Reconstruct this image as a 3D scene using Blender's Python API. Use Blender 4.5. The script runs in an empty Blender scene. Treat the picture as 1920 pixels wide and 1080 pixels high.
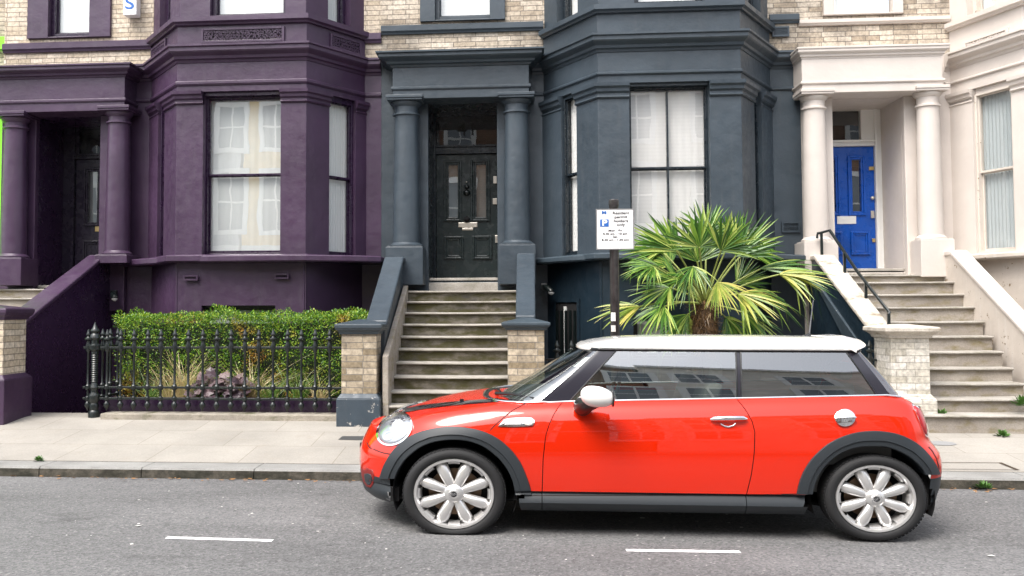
import bpy, bmesh, math, random
from math import sin, cos, pi, radians, atan, tan, sqrt
from mathutils import Vector, Matrix, noise
from mathutils.bvhtree import BVHTree
random.seed(7)
S = bpy.context.scene
COL = S.collection
# ------------------------------------------------------------------ camera
F, XP, YP, HC = 1600.0, 857.0, 510.0, 1.585
cam_d = bpy.data.cameras.new('camera'); cam = bpy.data.objects.new('camera', cam_d); COL.objects.link(cam)
cam_d.sensor_width = 36; cam_d.lens = 36*F/1920; cam_d.shift_x = (960-XP)/1920; cam_d.shift_y = (YP-540)/1920
cam_d.clip_end = 500; cam_d.clip_start = .05
R3 = (Matrix.Rotation(atan(.08), 3, 'Z') @ Matrix.Rotation(pi/2+atan(70/1600), 3, 'X') @ Matrix.Rotation(-.003, 3, 'Z'))
O = Vector((0, 0, HC))
cam.matrix_world = Matrix.Translation(O) @ R3.to_4x4()
S.camera = cam
# ------------------------------------------------------------------ world, sun, exposure
SUN_EL, SUN_AZ = radians(58), radians(215)      # azimuth measured clockwise from +Y
w = bpy.data.worlds.new('World'); S.world = w; w.use_nodes = True
nt = w.node_tree; nt.nodes.clear()
sky = nt.nodes.new('ShaderNodeTexSky'); sky.sky_type = 'NISHITA'; sky.sun_disc = False
sky.sun_elevation = SUN_EL; sky.sun_rotation = SUN_AZ; sky.dust_density = 4; sky.ozone_density = 1; sky.air_density = 1.2
hs = nt.nodes.new('ShaderNodeHueSaturation'); hs.inputs['Saturation'].default_value = .38
bg = nt.nodes.new('ShaderNodeBackground'); bg.inputs['Strength'].default_value = .15
wo = nt.nodes.new('ShaderNodeOutputWorld')
nt.links.new(sky.outputs[0], hs.inputs['Color']); nt.links.new(hs.outputs[0], bg.inputs[0]); nt.links.new(bg.outputs[0], wo.inputs[0])
sd = bpy.data.lights.new('sun', 'SUN'); sd.energy = 1.0; sd.angle = radians(30); sd.color = (1, .96, .9)
so = bpy.data.objects.new('sun', sd); COL.objects.link(so)
dv = Vector((sin(SUN_AZ)*cos(SUN_EL), cos(SUN_AZ)*cos(SUN_EL), sin(SUN_EL)))
so.rotation_euler = dv.to_track_quat('Z', 'Y').to_euler()
S.view_settings.view_transform = 'Standard'; S.view_settings.look = 'None'
S.view_settings.exposure = 1.5; S.view_settings.gamma = 1
S.render.engine = 'CYCLES'
S.cycles.max_bounces = 8; S.cycles.transparent_max_bounces = 16

# ------------------------------------------------------------------ projection helpers
def ray(px, py): return R3 @ Vector(((px-XP)/F, -(py-YP)/F, -1))
def bp(px, py, Y):
    d = ray(px, py); return O + d*(Y/d.y)
def pj(p):
    v = R3.transposed() @ (Vector(p)-O); return XP-F*v.x/v.z, YP+F*v.y/v.z
class Plane:                       # a vertical plane through two plan points, outward normal to the street
    def __init__(s, a, b):
        s.a = Vector(a); s.b = Vector(b); s.t = (s.b-s.a).normalized(); s.L = (s.b-s.a).length
        s.n = Vector((s.t.y, -s.t.x))
    def uz(s, px, py, off=0):
        d = ray(px, py); a = s.a+s.n*off
        k = ((a-Vector((O.x, O.y))).dot(s.n))/(Vector((d.x, d.y)).dot(s.n)); p = O+d*k
        return (Vector((p.x, p.y))-s.a).dot(s.t), p.z
    def P(s, u, z, off=0):
        q = s.a+s.t*u+s.n*off; return Vector((q.x, q.y, z))
def ip(tab, x):
    if x <= tab[0][0]: return tab[0][1]
    for (a, b), (c, d) in zip(tab, tab[1:]):
        if x <= c: return b+(d-b)*(x-a)/(c-a) if c > a else d
    return tab[-1][1]

# ------------------------------------------------------------------ mesh builder
class MB:
    def __init__(s): s.v = []; s.f = []
    def add(s, vs, fs):
        n = len(s.v); s.v += [tuple(q) for q in vs]; s.f += [tuple(n+i for i in f) for f in fs]; return s
    def prism(s, front, back):
        n = len(front)
        fs = [tuple(range(n)), tuple(range(2*n-1, n-1, -1))] + [(i, i+n, (i+1) % n+n, (i+1) % n) for i in range(n)]
        return s.add(list(front)+list(back), fs)
    def box(s, x0, x1, y0, y1, z0, z1):
        return s.prism([(x0, y0, z0), (x1, y0, z0), (x1, y0, z1), (x0, y0, z1)], [(x0, y1, z0), (x1, y1, z0), (x1, y1, z1), (x0, y1, z1)])
    def rect(s, pl, u0, u1, z0, z1, fr=0, bk=-.1):
        return s.prism([pl.P(u0, z0, fr), pl.P(u1, z0, fr), pl.P(u1, z1, fr), pl.P(u0, z1, fr)], [pl.P(u0, z0, bk), pl.P(u1, z0, bk), pl.P(u1, z1, bk), pl.P(u0, z1, bk)])
    def frame(s, pl, u0, u1, z0, z1, wd, fr=0, bk=-.1, wb=None):
        wb = wd if wb is None else wb
        s.rect(pl, u0, u0+wd, z0, z1, fr, bk); s.rect(pl, u1-wd, u1, z0, z1, fr, bk)
        s.rect(pl, u0+wd, u1-wd, z1-wd, z1, fr, bk); s.rect(pl, u0+wd, u1-wd, z0, z0+wb, fr, bk); return s
    def yz(s, x0, x1, pts):         # side outline (y,z) extruded along x
        return s.prism([(x0, y, z) for y, z in pts], [(x1, y, z) for y, z in pts])
    def grid(s, rows, close=False):
        n = len(rows[0]); vs = [q for r in rows for q in r]; fs = []
        for i in range(len(rows)-1):
            for j in range(n-1 if not close else n):
                fs.append((i*n+j, i*n+(j+1) % n, (i+1)*n+(j+1) % n, (i+1)*n+j))
        return s.add(vs, fs)
    def lathe(s, c, prof, seg=24, sx=1.185, cap=True):   # prof [(r,z)]
        rows = [[(c[0]+r*sx*cos(2*pi*k/seg), c[1]+r*sin(2*pi*k/seg), z) for k in range(seg)] for r, z in prof]
        s.grid(rows, True)
        if cap: s.add(rows[0], [tuple(range(seg))]); s.add(rows[-1], [tuple(range(seg-1, -1, -1))])
        return s
    def tube(s, pts, r, seg=8, sx=1):
        pts = [Vector(p) for p in pts]; rr = r if isinstance(r, (list, tuple)) else [r]*len(pts); rows = []
        for i, p in enumerate(pts):
            t = (pts[min(i+1, len(pts)-1)]-pts[max(i-1, 0)]).normalized()
            a = t.cross(Vector((0, 0, 1)));
            if a.length < 1e-3: a = Vector((1, 0, 0))
            a.normalize(); b = a.cross(t)
            rows.append([p+(a*cos(2*pi*k/seg)+b*sin(2*pi*k/seg))*rr[i] for k in range(seg)])
        s.grid(rows, True); s.add(rows[0], [tuple(range(seg))]); s.add(rows[-1], [tuple(range(seg-1, -1, -1))]); return s
    def sweep(s, path, prof, z=0):   # plan path; closed profile [(out, z)]
        P = [Vector(p) for p in path]; ns = []
        for a, b in zip(P, P[1:]):
            t = (b-a).normalized(); ns.append(Vector((t.y, -t.x)))
        rows = []
        for i, p in enumerate(P):
            if i == 0: m = ns[0]
            elif i == len(P)-1: m = ns[-1]
            else:
                m = (ns[i-1]+ns[i]).normalized(); m = m/max(.3, m.dot(ns[i]))
            rows.append([(p.x+m.x*o, p.y+m.y*o, z+h) for o, h in prof])
        s.grid(rows, True); n = len(prof)
        s.add(rows[0], [tuple(range(n))]); s.add(rows[-1], [tuple(range(n-1, -1, -1))]); return s
    def build(s, name, mat, parent=None, smooth=False, bev=0, seg=2, flip=True):
        me = bpy.data.meshes.new(name); me.from_pydata(s.v, [], s.f); me.materials.append(mat)
        bm = bmesh.new(); bm.from_mesh(me)
        if flip: bmesh.ops.recalc_face_normals(bm, faces=bm.faces)
        if smooth:
            for f in bm.faces: f.smooth = True
        bm.to_mesh(me); bm.free()
        o = bpy.data.objects.new(name, me); COL.objects.link(o)
        if parent: o.parent = parent
        if smooth == 'auto':
            try: me.set_sharp_from_angle(angle=radians(38))
            except Exception: pass
        if bev:
            b = o.modifiers.new('bevel', 'BEVEL'); b.width = bev; b.segments = seg; b.limit_method = 'ANGLE'; b.angle_limit = radians(40)
            if hasattr(b, 'harden_normals'): b.harden_normals = False
        return o
def thing(name, label, cat, loc=(0, 0, 0), group=None):
    o = bpy.data.objects.new(name, None); COL.objects.link(o); o['label'] = label; o['category'] = cat; o.empty_display_size = .1
    if group: o['group'] = group
    return o
def tag(o, label, cat, group=None):
    o['label'] = label; o['category'] = cat
    if group: o['group'] = group
    return o
def struct(o, kind='structure'):
    o['kind'] = kind; return o
def setbase(root, loc):            # move an Empty to the thing's base, leaving its parts where they are
    root.location = loc
    for c in root.children: c.matrix_parent_inverse = Matrix.Translation(-Vector(loc))

# ------------------------------------------------------------------ materials
MATS = {}
class N:
    def __init__(s, name):
        s.m = bpy.data.materials.new(name); s.m.use_nodes = True; s.t = s.m.node_tree; s.b = s.t.nodes['Principled BSDF']; s.out = s.t.nodes['Material Output']
        s.tc = s.t.nodes.new('ShaderNodeTexCoord')
    def n(s, k, **kw):
        q = s.t.nodes.new(k)
        for a, b in kw.items(): setattr(q, a, b)
        return q
    def l(s, a, b): s.t.links.new(a, b)
    def map(s, sc=(1, 1, 1), src=None):
        m = s.n('ShaderNodeMapping'); m.inputs['Scale'].default_value = sc; s.l(src or s.tc.outputs['Object'], m.inputs[0]); return m.outputs[0]
    def noise(s, scale, detail=4, rough=.55, vec=None, sc=None):
        q = s.n('ShaderNodeTexNoise'); q.inputs['Scale'].default_value = scale; q.inputs['Detail'].default_value = detail; q.inputs['Roughness'].default_value = rough
        s.l(vec or s.map(sc or (1, 1, 1)), q.inputs['Vector']); return q.outputs['Fac']
    def ramp(s, fac, pts):
        r = s.n('ShaderNodeValToRGB'); e = r.color_ramp.elements
        while len(e) < len(pts): e.new(.5)
        for k, (p, c) in enumerate(pts):
            e[k].position = p; e[k].color = (*c, 1) if len(c) == 3 else c
        s.l(fac, r.inputs[0]); return r.outputs[0]
    def mix(s, fac, a, b, mode='MIX'):
        m = s.n('ShaderNodeMix', data_type='RGBA', blend_type=mode)
        for v, i in ((fac, 0), (a, 6), (b, 7)):
            if isinstance(v, (int, float)): m.inputs[i].default_value = v
            elif isinstance(v, tuple): m.inputs[i].default_value = (*v, 1)
            else: s.l(v, m.inputs[i])
        return m.outputs[2]
    def bump(s, h, strength=.3, dist=.01, prev=None):
        b = s.n('ShaderNodeBump'); b.inputs['Strength'].default_value = strength; b.inputs['Distance'].default_value = dist
        s.l(h, b.inputs['Height'])
        if prev: s.l(prev, b.inputs['Normal'])
        return b.outputs[0]
    def set(s, **kw):
        for k, v in kw.items():
            k = {'col': 'Base Color', 'rough': 'Roughness', 'metal': 'Metallic', 'nrm': 'Normal', 'spec': 'Specular IOR Level', 'coat': 'Coat Weight', 'coatr': 'Coat Roughness', 'ior': 'IOR', 'sub': 'Subsurface Weight', 'sheen': 'Sheen Weight'}[k]
            i = s.b.inputs[k]
            if isinstance(v, (int, float)): i.default_value = v
            elif isinstance(v, tuple): i.default_value = (*v, 1)
            else: s.l(v, i)
        return s.m
def sc3(c, k): return tuple(min(1, q*k) for q in c)
def paint(name, c, rough=.5, var=.22, bump=.25, chips=None, streak=.12, cthr=.66):
    n = N(name); a = n.noise(1.3, 6, .6); b = n.noise(8, 5, .6, sc=(1.3, 1.3, .1))
    col = n.mix(n.ramp(a, [(.3, (0, 0, 0)), (.7, (1, 1, 1))]), sc3(c, 1-var), sc3(c, 1+var))
    g = (c[0]+c[1]+c[2])/3
    col = n.mix(n.ramp(b, [(.55, (0, 0, 0)), (.75, (streak*2,)*3)]), col, tuple(q*.6+g*.6+.01 for q in c))
    if chips:
        f = n.ramp(n.noise(7, 9, .7), [(cthr, (0, 0, 0)), (cthr+.02, (1, 1, 1))]); col = n.mix(f, col, chips)
    h = n.noise(26, 6, .6); h2 = n.noise(3.2, 4, .5)
    nm = n.bump(h2, .6, .02); nm = n.bump(h, bump, .004, nm)
    return n.set(col=col, rough=n.ramp(n.noise(9, 4), [(.3, (rough-.12,)*3), (.7, (rough+.12,)*3)]), nrm=nm)
def plain(name, c, rough=.5, metal=0, coat=0, spec=.5, bump=0, var=0):
    n = N(name); kw = dict(col=c, rough=rough, metal=metal, coat=coat, spec=spec)
    if var: kw['col'] = n.mix(n.ramp(n.noise(14, 5), [(.35, (0, 0, 0)), (.65, (1, 1, 1))]), sc3(c, 1-var), sc3(c, 1+var))
    if bump: kw['nrm'] = n.bump(n.noise(60, 4), bump, .003)
    return n.set(**kw)
def brick(name, c1, c2, mortar, dark=.25, sx=.267, sh=.0755):
    n = N(name); sep = n.n('ShaderNodeSeparateXYZ'); n.l(n.tc.outputs['Object'], sep.inputs[0])
    ad = n.n('ShaderNodeMath', operation='ADD'); n.l(sep.outputs[0], ad.inputs[0]); n.l(sep.outputs[1], ad.inputs[1])
    cb = n.n('ShaderNodeCombineXYZ'); n.l(ad.outputs[0], cb.inputs[0]); n.l(sep.outputs[2], cb.inputs[1])
    wob = n.n('ShaderNodeVectorMath', operation='ADD'); n.l(cb.outputs[0], wob.inputs[0])
    wn = n.n('ShaderNodeTexNoise'); wn.inputs['Scale'].default_value = 5; n.l(n.tc.outputs['Object'], wn.inputs['Vector'])
    sc = n.n('ShaderNodeVectorMath', operation='SCALE'); n.l(wn.outputs['Color'], sc.inputs[0]); sc.inputs['Scale'].default_value = .012; n.l(sc.outputs[0], wob.inputs[1])
    t = n.n('ShaderNodeTexBrick'); n.l(wob.outputs[0], t.inputs['Vector']); t.inputs['Scale'].default_value = 1
    t.inputs['Brick Width'].default_value = sx*.75; t.inputs['Row Height'].default_value = sh; t.inputs['Mortar Size'].default_value = .0055; t.inputs['Mortar Smooth'].default_value = .3
    t.squash = 1.7; t.squash_frequency = 2; t.offset = .5
    t.inputs['Color1'].default_value = (*c1, 1); t.inputs['Color2'].default_value = (*c2, 1); t.inputs['Mortar'].default_value = (*mortar, 1)
    d = n.ramp(n.noise(1.7, 7, .65), [(.45, (0, 0, 0)), (.72, (1, 1, 1))])
    sp = n.ramp(n.noise(22, 6, .7), [(.35, (.62,)*3), (.65, (1.12,)*3)])
    col = n.mix(1., t.outputs[0], sp, 'MULTIPLY'); m = n.n('ShaderNodeMath', operation='MULTIPLY'); n.l(d, m.inputs[0]); m.inputs[1].default_value = dark
    col = n.mix(m.outputs[0], col, (.05, .045, .04))
    inv = n.n('ShaderNodeMath', operation='SUBTRACT'); inv.inputs[0].default_value = 1; n.l(t.outputs['Fac'], inv.inputs[1])
    nm = n.bump(inv.outputs[0], .9, .008); nm = n.bump(n.noise(40, 6, .7), .5, .005, nm)
    return n.set(col=col, rough=.9, nrm=nm)
def stone(name, c, c2, moss=None, rough=.85, scale=3, bump=.4, mthr=.5, sc=None):
    n = N(name); a = n.ramp(n.noise(scale, 8, .65, sc=sc), [(.3, c), (.7, c2)]); 
    sp = n.ramp(n.noise(70, 4, .7), [(.3, (.8,)*3), (.7, (1.15,)*3)]); col = n.mix(1., a, sp, 'MULTIPLY')
    if moss: col = n.mix(n.ramp(n.noise(4.3, 7, .65, sc=(1, 1, 2.5)), [(mthr-.1, (0, 0, 0)), (mthr+.1, (1, 1, 1))]), col, moss)
    return n.set(col=col, rough=rough, nrm=n.bump(n.noise(38, 6, .7), bump, .006))
M = {}
M['purple'] = paint('purple_stucco', (.05, .026, .057), .42, .2, .4, streak=.2)
M['purple_d'] = paint('purple_gloss', (.022, .009, .03), .3, .12, .12)
M['blue'] = paint('slate_blue_stucco', (.039, .053, .067), .42, .18, .4, streak=.2)
M['blue_d'] = paint('navy_gloss', (.012, .018, .024), .28, .1, .1)
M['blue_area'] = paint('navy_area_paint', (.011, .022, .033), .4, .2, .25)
M['blue_chip'] = paint('slate_blue_chipped', (.04, .056, .07), .45, chips=(.35, .35, .33))
M['blue_base'] = paint('slate_blue_flaking', (.035, .05, .066), .5, .3, .5, chips=(.4, .38, .35), cthr=.6)
M['cream'] = paint('cream_stucco', (.58, .525, .48), .55, .06, .25, chips=None, streak=.08)
M['cream_w'] = paint('cream_weathered', (.56, .5, .44), .6, .14, .5, chips=(.2, .14, .08), streak=.25, cthr=.62)
M['lime'] = paint('lime_stucco', (.22, .75, .02), .5, .05)
M['brick'] = brick('yellow_stock_brick', (.54, .44, .32), (.74, .64, .52), (.3, .25, .2), .3)
M['brick_old'] = brick('sooty_stock_brick', (.42, .34, .25), (.7, .61, .5), (.22, .19, .16), .7)
M['brick_pier'] = brick('pier_brick', (.28, .22, .14), (.58, .49, .37), (.27, .24, .2), .7)
M['brick_wpier'] = brick('painted_pier_brick', (.5, .46, .38), (.72, .68, .62), (.45, .42, .36), .35)
M['brick_red'] = brick('red_brown_brick', (.2, .1, .06), (.3, .17, .1), (.3, .27, .22), .3)
M['white'] = plain('white_gloss_paint', (.8, .79, .76), .35)
M['whitebox'] = plain('white_plastic', (.85, .85, .85), .4)
M['bluemark'] = plain('blue_marking', (.02, .12, .42), .4)
M['black'] = plain('black_paint', (.012, .013, .014), .3, bump=.05)
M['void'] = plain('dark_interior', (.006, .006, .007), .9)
M['iron'] = plain('black_iron_paint', (.006, .01, .01), .32, spec=.6, bump=.25)
M['brass'] = plain('brass', (.75, .55, .25), .3, 1)
M['nickel'] = plain('pale_metal', (.75, .7, .62), .3, .9)
M['door_blue'] = paint('bright_blue_door_paint', (.003, .075, .4), .3, .3, .12, streak=.1)
M['door_dark'] = paint('dark_green_black_door_paint', (.02, .029, .03), .25, .05, .05)
M['door_purple'] = paint('aubergine_door_paint', (.016, .012, .022), .28, .1, .08)
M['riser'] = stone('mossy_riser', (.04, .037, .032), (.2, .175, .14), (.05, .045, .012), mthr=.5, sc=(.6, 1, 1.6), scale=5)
M['riser_k'] = stone('grey_riser', (.22, .19, .16), (.4, .36, .31), (.2, .165, .085), mthr=.6, sc=(.5, 1, 1))
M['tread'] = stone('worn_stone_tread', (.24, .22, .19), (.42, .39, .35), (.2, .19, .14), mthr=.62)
M['slab'] = None
M['glasspane'] = None
def glass(name, tint, refl, rough=0., ior=1.5):
    n = N(name); n.t.nodes.remove(n.b)
    lw = n.n('ShaderNodeLayerWeight'); lw.inputs['Blend'].default_value = .5; fr = n.n('ShaderNodeMath', operation='POWER'); n.l(lw.outputs['Facing'], fr.inputs[0]); fr.inputs[1].default_value = 4.5
    mr = n.n('ShaderNodeMapRange'); mr.inputs[1].default_value = 0; mr.inputs[2].default_value = 1; mr.inputs[3].default_value = refl; mr.inputs[4].default_value = 1
    n.l(fr.outputs[0], mr.inputs[0])
    wv = n.bump(n.noise(1.6, 2, .4), .025, .05)
    g = n.n('ShaderNodeBsdfGlossy'); g.inputs['Roughness'].default_value = rough; g.inputs['Color'].default_value = (.96, .97, .98, 1); n.l(wv, g.inputs['Normal'])
    tr = n.n('ShaderNodeBsdfTransparent'); tr.inputs['Color'].default_value = (*tint, 1)
    mx = n.n('ShaderNodeMixShader'); n.l(mr.outputs[0], mx.inputs[0]); n.l(tr.outputs[0], mx.inputs[1]); n.l(g.outputs[0], mx.inputs[2]); n.l(mx.outputs[0], n.out.inputs[0])
    return n.m
M['pane'] = glass('window_glass', (.96, .97, .97), .1)
M['pane_refl'] = glass('reflecting_window_glass', (.95, .96, .96), .3)
M['car_glass'] = glass('green_tinted_glass', (.8, .88, .83), .26)
M['car_glass_dark'] = glass('dark_privacy_glass', (.3, .32, .32), .22)
M['lens'] = glass('clear_lens', (.95, .96, .97), .15)
def cloth(name, c, fold=60, horizontal=False, t=.35):
    n = N(name); wv = n.n('ShaderNodeTexWave', wave_type='BANDS', bands_direction='Z' if horizontal else 'X'); wv.inputs['Scale'].default_value = fold; wv.inputs['Distortion'].default_value = .4 if horizontal else 3.5
    wv.inputs['Detail'].default_value = 1; n.l(n.map((1, 1, 1 if horizontal else .12)), wv.inputs[0])
    col = n.mix(n.ramp(wv.outputs[1], [(0, (.0,)*3), (1, (1,)*3)]), sc3(c, .96), c)
    n.b.inputs['Base Color'].default_value = (*c, 1)
    return n.set(col=col, rough=.8, nrm=n.bump(wv.outputs[1], (.1 if horizontal else .14), .005))
M['blind'] = cloth('white_slat_blind', (.74, .73, .71), 6, True)
M['net'] = cloth('white_net_curtain', (.72, .73, .71), 1.6)
M['dimnet'] = cloth('dim_net_curtain', (.25, .27, .26), 3)
M['lace'] = cloth('grey_lace_curtain', (.4, .44, .45), 2.4)
# road and pavement
def asphalt():
    n = N('asphalt'); v = n.n('ShaderNodeTexVoronoi'); v.inputs['Scale'].default_value = 75; n.l(n.map((.85, 1, 1)), v.inputs['Vector'])
    agg = n.ramp(v.outputs['Color'], [(.05, (.07,)*3), (.4, (.118, .116, .116)), (.85, (.165, .162, .162)), (.98, (.28, .27, .26))])
    big = n.ramp(n.noise(.8, 6, .6, sc=(.35, 1.3, 1)), [(.3, (.78,)*3), (.7, (1.25,)*3)]); col = n.mix(1., agg, big, 'MULTIPLY')
    fine = n.ramp(n.noise(160, 3, .8), [(.3, (.75,)*3), (.7, (1.25,)*3)]); col = n.mix(1., col, fine, 'MULTIPLY')
    oil = n.ramp(n.noise(2.1, 5, .6, sc=(.5, 1, 1)), [(.6, (1, 1, 1)), (.72, (.62,)*3)]); col = n.mix(1., col, oil, 'MULTIPLY')
    spk = n.ramp(n.noise(33, 2, .5), [(.74, (0, 0, 0)), (.76, (1, 1, 1))]); col = n.mix(spk, col, (.4, .39, .37))
    nm = n.bump(v.outputs['Distance'], .8, .006)
    return n.set(col=col, rough=.8, nrm=nm)
M['asphalt'] = asphalt()
def paving():
    n = N('york_stone_paving'); sep = n.map((1, 1, 0))
    t = n.n('ShaderNodeTexBrick'); n.l(sep, t.inputs['Vector']); t.inputs['Scale'].default_value = 1; t.inputs['Brick Width'].default_value = .95; t.inputs['Row Height'].default_value = .64
    t.inputs['Mortar Size'].default_value = .0045; t.inputs['Mortar Smooth'].default_value = .2
    t.inputs['Color1'].default_value = (.28, .26, .23, 1); t.inputs['Color2'].default_value = (.315, .293, .26, 1); t.inputs['Mortar'].default_value = (.2, .175, .14, 1); t.offset = .4
    a = n.ramp(n.noise(1.4, 8, .6), [(.3, (.84,)*3), (.7, (1.12,)*3)]); col = n.mix(1., t.outputs[0], a, 'MULTIPLY')
    b = n.ramp(n.noise(55, 5, .7), [(.3, (.86,)*3), (.7, (1.1,)*3)]); col = n.mix(1., col, b, 'MULTIPLY')
    st = n.ramp(n.noise(3.5, 9, .78), [(.54, (0, 0, 0)), (.7, (.6,)*3)]); col = n.mix(st, col, (.25, .22, .18))
    return n.set(col=col, rough=.8, nrm=n.bump(n.noise(30, 6, .7), .25, .005))
M['slab'] = paving()
M['kerb'] = stone('granite_kerb', (.19, .185, .175), (.3, .295, .28), rough=.8, scale=2)
M['kerb_face'] = stone('dirty_kerb_face', (.02, .018, .013), (.13, .115, .09), (.02, .02, .012), mthr=.55, scale=9, bump=.9)
M['line'] = stone('white_road_paint', (.7, .7, .68), (.85, .85, .84), rough=.6, scale=20, bump=.2)
M['coping_k'] = stone('mossy_cream_coping', (.42, .37, .31), (.62, .57, .5), (.13, .09, .04), mthr=.63, scale=6)
M['soil'] = stone('soil', (.03, .02, .012), (.09, .06, .035), scale=12, bump=1)
M['ground'] = stone('ground_earth', (.15, .14, .12), (.22, .2, .18))

# ------------------------------------------------------------------ ground, road, pavement
def sheet(name, rows, mat):
    o = MB().grid(rows).build(name, mat); return struct(o)
sheet('ground', [[(-300, -300, -1.3), (300, -300, -1.3)], [(-300, 300, -1.3), (300, 300, -1.3)]], M['ground'])
sheet('road', [[(x, y, z) for x in (-60, -5, 5, 60)] for y, z in ((-3.2, -.02), (-1, 0), (2, .012), (5.5, .004), (8.02, -.025))], M['asphalt'])
KT, PB = .072, .262
kb = MB(); kf = MB(); x = -30.; random.seed(3)
while x < 30:
    L = random.uniform(.9, 1.25); j = random.uniform(-.006, .006)
    kb.prism([(x, 8.0+j, KT-.018), (x+L-.008, 8.0+j, KT-.018), (x+L-.008, 8.0+j, -.12), (x, 8.0+j, -.12)], [(x, 8.31, KT-.018), (x+L-.008, 8.31, KT-.018), (x+L-.008, 8.31, -.12), (x, 8.31, -.12)])
    kf.prism([(x, 8.008+j, KT-.018), (x+L-.008, 8.008+j, KT-.018), (x+L-.008, 8.02+j, KT), (x, 8.02+j, KT)], [(x, 8.31, KT-.018), (x+L-.008, 8.31, KT-.018), (x+L-.008, 8.31, KT), (x, 8.31, KT)])
    x += L
struct(kb.build('kerb', M['kerb_face'])); struct(kf.build('kerb_top', M['kerb']))
sheet('pavement', [[(x, y, z) for x in (-60, 60)] for y, z in ((8.305, KT+.003), (10.22, PB), (10.6, PB+.01))], M['slab'])
mb = MB()
mb.box(-60, 60, -3.5, -3.2, -.1, .08); struct(mb.build('far_kerb', M['kerb'])); sheet('far_pavement', [[(x, y, .084) for x in (-60, 60)] for y in (-6, -3.5)], M['slab'])
def pav(y): return KT+.003+(PB-KT-.003)*(y-8.305)/(10.22-8.305)
def onroad(px, py, z=0.004):
    d = ray(px, py); p = O+d*((z-HC)/d.z); return p
def road_z(y): return ip([(-3.2, -.02), (-1, 0), (2, .012), (5.5, .004), (8.02, -.025)], y)
for a, b in (((312, 1005.5), (511, 1011.5)), ((1174, 1029.5), (1388, 1032.5))):
    p, q = onroad(*a, .012), onroad(*b, .012); hw = .028; t = (q-p).normalized(); nn = Vector((-t.y, t.x, 0)); ml = MB(); K = 30; r1 = []; r2 = []
    for k in range(K+1):
        c = p.lerp(q, k/K); j1 = random.uniform(-.003, .003); j2 = random.uniform(-.003, .003); zz = road_z(c.y)+.004
        e = c+nn*(hw+j1); g = c-nn*(hw+j2); r1.append((e.x, e.y, zz)); r2.append((g.x, g.y, zz))
    struct(ml.grid([r2, r1]).build('road_marking', M['line']))
# litter, weeds
lit = plain('pale_litter', (.6, .58, .55), .8); leafm = plain('dry_leaf', (.25, .13, .05), .8); gleaf = plain('weed_leaf', (.06, .15, .02), .6)
random.seed(21); ml = MB(); mo = MB()
for k in range(110):
    px = random.uniform(-100, 2000); py = random.choice([random.uniform(905, 1075), random.uniform(900, 925), random.uniform(960, 1010)]); p = onroad(px, py, 0)
    if p.y > 7.9: continue
    r = random.uniform(.004, .013)*(2.1 if random.random() < .08 else 1); a = random.uniform(0, pi); z = road_z(p.y)+.005
    ml.add([(p.x+r*1.5*cos(a+t*pi/2)*random.uniform(.6, 1), p.y+r*sin(a+t*pi/2), z+random.uniform(0, .004)) for t in range(4)], [(0, 1, 2, 3)])
for k in range(260):
    X = random.uniform(-6, 6); Y = 7.99-abs(random.gauss(0, .06)); r = random.uniform(.006, .02); a = random.uniform(0, pi)
    mo.add([(X+r*1.5*cos(a+t*pi/2), Y+r*.7*sin(a+t*pi/2), road_z(Y)+.006+random.uniform(0, .012)) for t in range(4)], [(0, 1, 2, 3)])
o = ml.build('paper_litter', lit); struct(o, 'stuff'); o['label'] = 'tiny pale scraps scattered over the asphalt'; o['category'] = 'litter'
o = mo.build('fallen_leaves', leafm); struct(o, 'stuff'); o['label'] = 'thin line of brown leaf litter along the foot of the kerb'; o['category'] = 'leaves'
def weed(px, py, Y, z0, s, label):
    b = bp(px, py, Y); m = MB(); random.seed(int(px))
    for k in range(60):
        a = random.uniform(0, 2*pi); e = random.uniform(.2, 1.3); L = s*random.uniform(.5, 1); d = Vector((cos(a)*cos(e)*1.2, sin(a)*cos(e), sin(e))); c = Vector((b.x, Y-.02, z0)); sd_ = Vector((-sin(a), cos(a), .2))*s*.12
        m.add([c+d*L*.3, c+d*L*.7+sd_, c+d*L, c+d*L*.7-sd_], [(0, 1, 2, 3)])
    tag(m.build('weed', gleaf), label, 'weed', 'weeds in the paving joints')
weed(1842, 918, 7.97, -.01, .09, 'small green weed growing out of the kerb face right of the red car')
weed(1878, 812, 9.68, .2, .1, 'small green weed at the foot of the bottom cream house step')
weed(1762, 772, 9.95, .36, .13, 'green weed with yellow tips growing beside the painted brick pier')
weed(1916, 738, 9.9, .5, .15, 'green weed at the right picture edge on the cream house steps')
weed(75, 862, 8.3, KT, .07, 'flat green weed in the kerb joint at the left of the pavement')
# pavement cover plates
p1, p2 = bp(636, 822, 9.5), bp(684, 822, 9.5)
def onpav(px, py):
    y = 9.0
    for _ in range(8):
        d = ray(px, py); k = (pav(y)-HC)/d.z; y = (O+d*k).y
    return O+ray(px, py)*((pav(y)-HC)/ray(px, py).z)
a, b, c, d = onpav(634, 825), onpav(680, 826), onpav(684, 818.5), onpav(642, 818.5)
m = MB(); m.add([q+Vector((0, 0, .005)) for q in (a, b, c, d)], [(0, 1, 2, 3)])
tag(m.build('drain_cover', plain('cast_iron_cover', (.05, .05, .05), .6, bump=.6)), 'small dark rectangular metal cover in the pavement left of the car bonnet', 'drain cover')
c = onpav(1766, 832); m = MB(); m.add([(c.x+.14*cos(k*pi/12), c.y+.09*sin(k*pi/12), pav(c.y+.09*sin(k*pi/12))+.005) for k in range(24)], [tuple(range(24))])
tag(m.build('round_cover', plain('grey_cover', (.24, .24, .24), .7, bump=.4)), 'small round grey cover in the pavement behind the rear of the car', 'drain cover')
a, b, c, d = onpav(1735, 880), onpav(1912, 882), onpav(1878, 868), onpav(1735, 867.5)
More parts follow.
